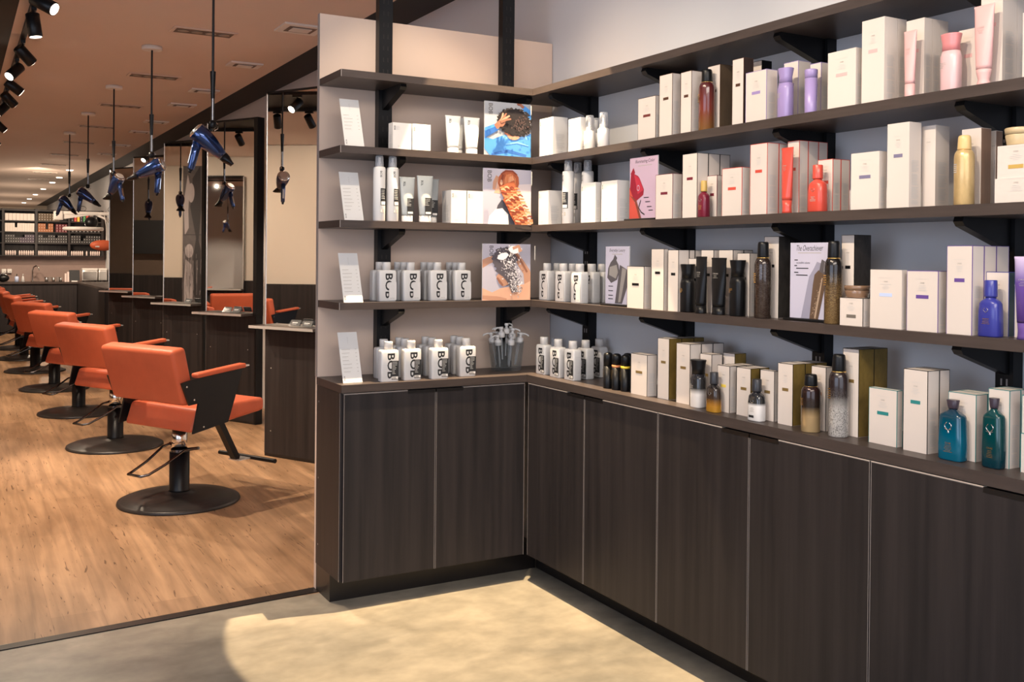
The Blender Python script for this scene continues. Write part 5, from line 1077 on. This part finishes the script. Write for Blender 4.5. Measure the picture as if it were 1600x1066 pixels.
# ================================================================== track lights and ceiling fittings
P('lampglow', (1, .9, .8), .5, emit=((1, .86, .70), 14)); P('downglow', (1, .9, .8), .5, emit=((1, .88, .74), 8))
b = MB(); b.box(-1.815, -1.785, 1.2, 13.6, 2.790, 2.8195, 'blackm'); tag(b.build('lighting_track'), 'black ceiling lighting track along the left of the salon', 'track')
b = MB(); b.box(-2.755, -2.725, .5, 9, 2.790, 2.8245, 'blackm'); tag(b.build('lighting_track'), 'black lighting track on the recessed black ceiling, seen in mirrors', 'track')
def track_head():
    t = empty('track_spotlight', (0, 0, 0))
    b = MB(); b.box(-.016, .016, -.045, .045, -.022, 0, 'black'); b.box(-.008, .008, .02, .03, -.019, -.010, 'alu'); b.build('adapter', t)
    b = MB(); b.tube([(0, 0, -.022), (0, 0, -.070)], .009, 'black', 10); b.build('stem', t)
    h = empty('lamp_head_pivot', (0, 0, -.085)); bpy.data.objects.remove(h)
    b = MB(); b.loft([(-.100, .040, .040, 2), (-.098, .042, .042, 2), (.045, .042, .042, 2), (.050, .036, .036, 2)], 'black', 24); hd = b.build('lamp_head', t); hd.location = (0, 0, -.085)
    b = MB(); b.loft([(-.102, .035, .035, 2), (-.1005, .035, .035, 2)], 'lampglow', 24); b.build('lens', hd)
    return t
th0 = track_head()
heads = [(1.95, 62, -35, -1.80), (2.45, 8, 0, -1.80), (3.45, 50, 30, -1.80), (4.15, 48, -140, -1.80), (4.9, 55, 10, -1.80), (5.6, 50, 30, -1.80), (6.3, 45, -150, -1.80), (7.6, 50, 20, -1.80), (9.2, 50, 20, -1.80), (11.2, 45, 25, -1.80), (13.2, 45, 25, -1.80),
         (3.62, 42, 200, -2.74), (3.93, 35, 170, -2.74), (5.65, 45, 190, -2.74)]
ORD = ('first', 'second', 'third', 'fourth', 'fifth', 'sixth', 'seventh', 'eighth', 'ninth', 'tenth', 'eleventh')
for i, (y, tilt, az, x) in enumerate(heads):
    o = th0 if i == 0 else dup(th0, (0, 0, 0)); o.location = (x, y, 2.7895); o.scale = (.88, .88, .88)
    hd = [c for c in o.children if c.name.startswith('lamp_head')][0]
    hd.rotation_euler = (Matrix.Rotation(math.radians(az), 4, 'Z') @ Matrix.Rotation(math.radians(-tilt), 4, 'Y')).to_euler()
    tag(o, f'black cylinder track spotlight, {ORD[i]} along the ceiling track from the front' if i < 11 else f'black track spotlight on the recessed ceiling, {ORD[i-11]} from the front, seen in a mirror', 'spotlight', 'track spotlights on the plaster ceiling' if i < 11 else 'track spotlights on the recessed ceiling')
def fixture():
    t = empty('recessed_light', (0, 0, 0))
    b = MB(); b.box(-.195, .195, -.085, .085, -.006, -.0005, 'ceil'); b.build('trim', t)
    b = MB(); b.box(-.175, .175, -.062, .062, -.0075, -.0062, 'darkslot'); b.build('housing', t)
    for k in (-.125, -.042, .042, .125):
        b = MB(); b.loft([(-.0095, .026, .026, 2), (-.0078, .034, .034, 2)], 'slotlens', 20); o = b.build('lamp', t); o.location.x = k
    return t
P('darkslot', (.14, .10, .08), .5); P('slotlens', (.34, .27, .22), .3)
f0 = fixture()
for i in range(9):
    o = f0 if i == 0 else dup(f0, (0, 0, 0)); o.location = (-.812, 2.70+1.80*i, 2.8195)
    tag(o, f'dark slotted recessed ceiling light, {(ORD[:9])[i]} in the row from the front', 'ceiling light', 'recessed slot lights in the plaster ceiling')
b = MB(); b.box(-.13, .13, -.12, .12, -.012, -.0005, 'whiteplastic'); b.box(-.085, .085, -.075, .075, -.014, -.0122, 'darkslot'); b.box(-.06, .06, -.05, .05, -.018, -.0142, 'whiteplastic')
v0 = b.build('air_diffuser')
for i, y in enumerate((2.27, 3.62, 4.98, 5.92, 7.3, 8.3, 9.9, 11.2)):
    o = v0 if i == 0 else dup(v0, (0, 0, 0)); o.location = (-.322, y, 2.8195); o.scale = (1, 1, 1) if i == 0 else (.9, .75, 1)
    tag(o, f'white square ceiling air diffuser near the black reveal, {ORD[i]} from the front', 'air diffuser', 'air diffusers in the plaster ceiling')
b = MB(); b.loft([(-.010, .045, .045, 2), (-.0005, .055, .055, 2)], 'downglow', 20); d1 = b.build('ceiling_downlight')
for i, y in enumerate((14.5, 16.4, 17.9, 20.2, 22.6, 24.8, 27.1)):
    o = d1 if i == 0 else dup(d1, (0, 0, 0)); o.location = (-.49, y, 2.8195); tag(o, f'tiny glowing downlight over the back of the salon, {ORD[i]} from the front', 'ceiling light', 'downlights at the back of the salon')

# ================================================================== dispensary at the back
b = MB(); b.box(-2.6, .309, 16.35, 16.45, 0, 2.21, 'splash'); tag(b.build('partition'), 'brown partition behind the dispensary shelves and counter', 'partition')
t = empty('counter_unit', (-1.0, 15.95, 0)); tag(t, 'dark dispensary counter across the back of the salon', 'counter')
b = MB(); b.box(-2.6, -.25, 15.66, 16.349, .03, .87, 'dwood'); at(t, b.build('front', t)); b = MB(); b.box(-2.62, -.235, 15.63, 16.349, .8705, .90, 'shelfwood'); at(t, b.build('top', t))
t = empty('counter_unit', (.05, 14, 0)); tag(t, 'dark return counter along the right wall toward the mirrors', 'counter')
b = MB(); b.box(-.24, .308, 12.0, 15.62, .03, .87, 'dwood'); b.box(-.24, .308, 15.62, 16.34, .03, .87, 'dwood'); at(t, b.build('front', t)); b = MB(); b.box(-.234, .308, 11.98, 16.34, .8705, .90, 'shelfwood'); at(t, b.build('top', t))
# open shelving
t = empty('shelving_unit', (-.87, 16.2, 1.375)); tag(t, 'dark wall shelving holding hair colour boxes over the back counter', 'shelves')
XS = (-1.955, -1.424, -.890, -.345, .222); ZS = (1.375, 1.60, 1.80, 2.0, 2.19)
b = MB(); b.box(XS[0]-.02, XS[-1]+.02, 16.33, 16.349, 1.36, 2.213, 'dwood'); at(t, b.build('back', t))
for x in XS: b = MB(); b.box(x-.02, x+.02, 16.1, 16.3295, 1.36, 2.213, 'dwood'); at(t, b.build('divider', t))
for k in range(4):
    for z in ZS: b = MB(); b.box(XS[k]+.0202, XS[k+1]-.0202, 16.1, 16.3295, z-.018, z, 'dwood'); at(t, b.build('shelf', t))
P('dulpurple', (.045, .026, .05), .5); P('dulgrey', (.030, .026, .026), .5); P('olive', (.10, .06, .028), .5); P('colorange', (.34, .11, .03), .5); P('crimson', (.17, .025, .03), .5); P('pinkwhite', (.74, .60, .56), .5); P('greenbox', (.05, .25, .08), .5); P('yelbox', (.75, .50, .05), .5); P('redbox', (.50, .05, .04), .5)
proto = {}
NUMS = 'first second third fourth fifth sixth seventh eighth ninth tenth eleventh twelfth thirteenth fourteenth fifteenth'.split()
def stack(name, cat, w, h, d, mat, xs, z0, rows, skip, label, group, gx=.0015):
    key = (name, w, h, d, mat)
    if key not in proto:
        b = MB(); b.box(-w/2, w/2, 0, d, 0, h, mat)
        if name == 'colour_box': b.loft([(0, w*.16, w*.16, 2), (.0012, w*.16, w*.16, 2)], 'greytext2', 10, X=Matrix.Translation((0, 0, h/2)) @ Matrix.Rotation(PI/2, 4, 'X'))
        if name == 'developer_bottle': b = MB(); b.loft([(0, w/2, w/2, 2), (h*.8, w/2, w/2, 2), (h*.88, w*.3, w*.3, 2), (h, w*.28, w*.28, 2)], mat, 12, X=Matrix.Translation((0, w/2, 0)))
        proto[key] = b.mesh(name)
    for r in range(rows):
        for i, x in enumerate(xs):
            if (r, i) in skip: continue
            o = bpy.data.objects.new(name, proto[key]); C.objects.link(o); o.location = (x, 16.115, z0+.0004+r*(h+.0006))
            lv = '' if rows == 1 else (', bottom layer', ', middle layer' if rows == 3 else ', top layer', ', top layer')[r]
            tag(o, f'{label}, {NUMS[i]} from left{lv}' if len(xs) > 1 else f'{label}{lv}', cat, group)
def span(x0, x1, n): s = (x1-x0)/n; return [x0+s*(i+.5) for i in range(n)]
B2, B3, B4 = (XS[1]+.03, XS[2]-.03), (XS[2]+.03, XS[3]-.03), (XS[3]+.03, XS[4]-.03)
stack('white_box', 'box', .056, .125, .16, 'cream', span(*B2, 8), ZS[3], 1, (), 'white box, top row of back shelving', 'white boxes, top row of the back shelving')
stack('white_box', 'box', .038, .075, .16, 'cream', span(*B2, 12), ZS[2], 2, ((1, 4),), 'white box, second row of back shelving', 'white boxes, second row of the back shelving')
stack('colour_box', 'box', .038, .048, .15, 'dulgrey', span(*B2, 12)[:6], ZS[1], 3, ((2, 4), (2, 5)), 'dull grey colour box, third row of white bay', 'grey colour boxes, third row, white box bay')
stack('colour_box', 'box', .038, .048, .15, 'dulpurple', span(*B2, 12)[6:], ZS[1], 3, ((2, 0), (2, 1)), 'dull purple colour box, third row of white bay', 'purple colour boxes, third row')
stack('developer_bottle', 'bottle', .030, .085, .15, 'pinkwhite', span(*B2, 13), ZS[0], 1, ((0, 5),), 'pale bottle, bottom row of white bay', 'pale bottles, bottom row, white box bay')
stack('colour_box', 'box', .040, .045, .15, 'olive', span(B3[0], B3[1]-.13, 8), ZS[3], 3, (), 'olive brown colour box, top row of middle bay', 'olive colour boxes, top row')
stack('colour_box', 'box', .040, .050, .15, 'colorange', span(B3[0], B3[0]+.25, 6), ZS[2], 3, ((2, 3), (1, 3)), 'orange colour box, second row of middle bay', 'orange colour boxes, second row')
stack('colour_box', 'box', .040, .048, .15, 'crimson', span(B3[0]+.29, B3[1], 4), ZS[2], 3, (), 'crimson colour box, second row of middle bay', 'crimson colour boxes, second row')
stack('colour_box', 'box', .038, .048, .15, 'dulgrey', span(*B3, 12), ZS[1], 3, ((2, 2), (2, 3), (2, 7)), 'dull grey colour box, third row of middle bay', 'grey colour boxes, third row, middle bay')
stack('developer_bottle', 'bottle', .028, .085, .15, 'pinkwhite', span(*B3, 15), ZS[0], 1, (), 'pale bottle, bottom row of middle bay', 'pale bottles, bottom row, middle bay')
for j, mt in enumerate(('dulgrey', 'redbox', 'yelbox', 'dulpurple', 'greenbox', 'redbox', 'crimson', 'dulgrey', 'dulgrey')):
    nm = {'dulgrey': 'grey', 'redbox': 'red', 'yelbox': 'yellow', 'dulpurple': 'purple', 'greenbox': 'green', 'crimson': 'crimson'}[mt]
    stack('colour_box', 'box', .040, .048, .15, mt, [span(*B4, 10)[j]], ZS[3], 3, (), f'{nm} colour box, top row of right bay, {NUMS[j]} column', f'{nm} colour boxes, top row, right bay')
stack('colour_box', 'box', .050, .05, .15, 'dulgrey', span(*B4, 8), ZS[2], 2, (), 'dull grey colour box, second row of right bay', 'grey colour boxes, second row, right bay')
stack('colour_box', 'box', .038, .048, .15, 'dulgrey', span(*B4, 12), ZS[1], 3, ((2, 4), (1, 4), (2, 5)), 'dull grey colour box, third row of right bay', 'grey colour boxes, third row, right bay')
stack('developer_bottle', 'bottle', .028, .085, .15, 'pinkwhite', span(*B4, 14), ZS[0], 1, ((0, 6), (0, 8)), 'pale bottle, bottom row of right bay', 'pale bottles, bottom row, right bay')
# things on the back counter
def single(name, label, cat, parts, loc, rz=0):
    t = empty(name, loc, rz)
    for n, b in parts: b.build(n, t)
    tag(t, label, cat); return t
CZ = .9004
b = MB(); b.loft([(0, .028, .028, 2), (.012, .026, .026, 2), (.02, .014, .014, 2)], 'chrome', 20); c = MB(); c.tube([(0, 0, .02), (0, 0, .20), (.0, -.02, .26), (0, -.07, .285), (0, -.12, .26), (0, -.13, .20)], .012, 'chrome', 12); d = MB(); d.tube([(.014, 0, .06), (.07, 0, .07)], .007, 'chrome', 8)
single('faucet', 'tall chrome gooseneck faucet on the back counter', 'faucet', [('base', b), ('spout', c), ('lever', d)], (-.945, 16.12, CZ), .9)
for i, (x, m, lb) in enumerate(((-1.21, 'paleblue', 'pale blue pump bottle on the back counter'), (-1.11, 'clearcap', 'clear flask-shaped soap bottle on the back counter'))):
    b = MB(); b.loft([(0, .033, .03, 2.5), (.09, .033 if i == 0 else .016, .03 if i == 0 else .016, 2.5), (.10, .014, .014, 2)], m if i == 0 else 'white2', 20); c = MB(); c.tube([(0, 0, .1005), (0, 0, .13), (0, -.03, .135)], .008, 'black' if i == 0 else 'white', 8)
    single('soap_bottle', lb, 'bottle', [('body', b), ('pump', c)], (x, 15.95, CZ))
for i, x in enumerate((-.735, -.68, -.62, -.545, -.50)):
    b = MB(); b.loft([(0, .024, .024, 2), (.085, .028, .028, 2), (.0851, .025, .025, 2), (.01, .022, .022, 2)], ('chrome', 'glass')[i % 2], 20)
    o = b.build('tumbler', None, (x, 15.9+.04*(i % 2), CZ)); tag(o, ('steel', 'clear')[i % 2]+' tumbler on the back counter, '+ORD[i]+' from the faucet', 'tumbler', 'tumblers on the back counter')
b = MB(); b.box(-.09, .09, 0, .012, .02, .215, 'ink', Matrix.Rotation(-.2, 4, 'X')); c = MB(); c.box(-.05, .05, 0, .09, 0, .02, 'white'); single('tablet_screen', 'small black tablet screen on a white stand, back counter', 'tablet', [('screen', b), ('stand', c)], (-.27, 15.9, CZ))
for i, x in enumerate((-.415, -.375)):
    b = MB(); b.box(-.016, .016, -.02, .08, 0, .15+.03*i, 'pinkwhite'); tag(b.build('towel_stack', None, (x, 15.92, CZ)), ('left', 'right')[i]+' slim pale towel stack left of the tablet', 'towels')
for i, x in enumerate((-.01, .21)):
    w = .13 if i == 0 else .07
    b = MB(); b.rbox(-w, w, 0, .25, .02, .215, .008, 'alu', 2); c = MB(); c.box(-w+.01, w-.02, -.006, -.0002, .035, .18, 'chrome'); d = MB(); d.box(-w, w, -.004, .2, .2155, .245, 'whiteplastic'); e = MB()
    for q in (-w+.03, w-.03): e.box(q-.01, q+.01, .02, .04, 0, .0195, 'black'); e.box(q-.01, q+.01, .20, .22, 0, .0195, 'black')
    single('towel_warmer', ('brushed steel towel warmer on the back counter', 'second towel warmer at the right wall, partly hidden')[i], 'towel warmer', [('body', b), ('door', c), ('lid', d), ('feet', e)], (x, 15.9, CZ))
b = MB(); b.ell((0, 0, .07), (.10, .07, .07), 'black', 20); c = MB(); c.tube([(-.05, 0, .13), (0, 0, .155), (.05, 0, .13)], .008, 'chrome', 8); single('kettle', 'round black kettle at the left end of the back counter', 'kettle', [('body', b), ('handle', c)], (-1.43, 15.85, CZ))
for i, x in enumerate((-1.50, -1.40, -1.31)):
    b = MB(); b.rbox(-.038, .038, 0, .06, 0, .075, .008, 'whiteplastic', 2); b.ell((.01, -.002, .03), (.006, .003, .006), 'ink', 8); o = b.build('wall_timer', None, (x, 16.288, 1.05)); tag(o, f'small white wall unit above the kettle, {ORD[i]} from the left', 'wall unit', 'white wall units over the back counter')
# hair colour processor hanging from a wall arm
t = empty('hair_processor', (.30, 13.2, 2.03)); tag(t, 'white ceiling-height processor arm with a ring heater, mounted on the right wall', 'hair processor')
def loc(t, b, n, p=None): o = b.build(n, p or t); o.location = -Vector(t.location) if p is None else (0, 0, 0); return o
b = MB(); b.rbox(-.78, .30, 13.17, 13.23, 2.02, 2.075, .012, 'whiteplastic', 2); b.rbox(-.84, -.70, 13.15, 13.25, 1.93, 2.075, .02, 'whiteplastic', 2); b.prism([(-.70, 2.02), (-.30, 2.02), (-.70, 1.95)], 1, 13.18, 13.22, 'whiteplastic'); loc(t, b, 'arm')
b = MB(); b.tube([(.05+.0, 13.2, 2.0), (.03, 13.2, 1.96), (-.08, 13.2, 1.98), (-.18, 13.2, 2.0)][::-1], .012, 'whiteplastic'); b.tube([(-.20, 13.2, 2.02), (-.10, 13.16, 1.97), (.0, 13.14, 1.88), (.03, 13.14, 1.75), (.04, 13.14, 1.56)], .018, 'whiteplastic'); loc(t, b, 'hose')
b = MB(); b.tube([(-.42+.27*math.cos(q*PI/16), 13.1+.2*math.sin(q*PI/16), 1.80) for q in range(33)], .030, 'whiteplastic', 12); loc(t, b, 'heater_ring')
b = MB(); b.ell((-.30, 13.15, 1.90), (.10, .09, .10), 'black', 20); b.tube([(-.30, 13.15, 1.98), (-.28, 13.2, 2.02)], .02, 'chrome'); loc(t, b, 'heater_dome')
for i, x in enumerate((-.42, .0)):
    b = MB(); b.tube([(x+.05*math.cos(q*PI/8), 13.2, 2.12+.04*math.sin(q*PI/8)) for q in range(17)], .004, 'black', 6); loc(t, b, 'cable_loop')
OX, OY, OZ = -.45, -.25, -.485                       # pod centre measured from the arm bracket
b = MB(); b.ell((OX, OY, OZ), (.19, .08, .085), 'orange', 28); pod = b.build('control_pod', t); pod['label'] = 'glossy orange oval control pod'
T_ = Matrix.Translation((OX, OY, OZ))
b = MB(); b.rect(-.12, -.06, -.03, -.01, -.074, 'white', T_); b.ell((.09, -.072, -.005), (.010, .008, .010), 'ink', 8, T_); b.ell((.11, -.066, .02), (.008, .008, .008), 'ink', 8, T_); b.build('buttons', pod)
b = MB(); b.tube([(.16, 0, -.01), (.14, .0, -.10), (.05, 0, -.13)], .004, 'whiteplastic', 6, T_); b.tube([(.05, .0, .075), (.05, .02, .3), (.05, .25, .478)], .007, 'whiteplastic', 8, T_); b.build('cable', pod)
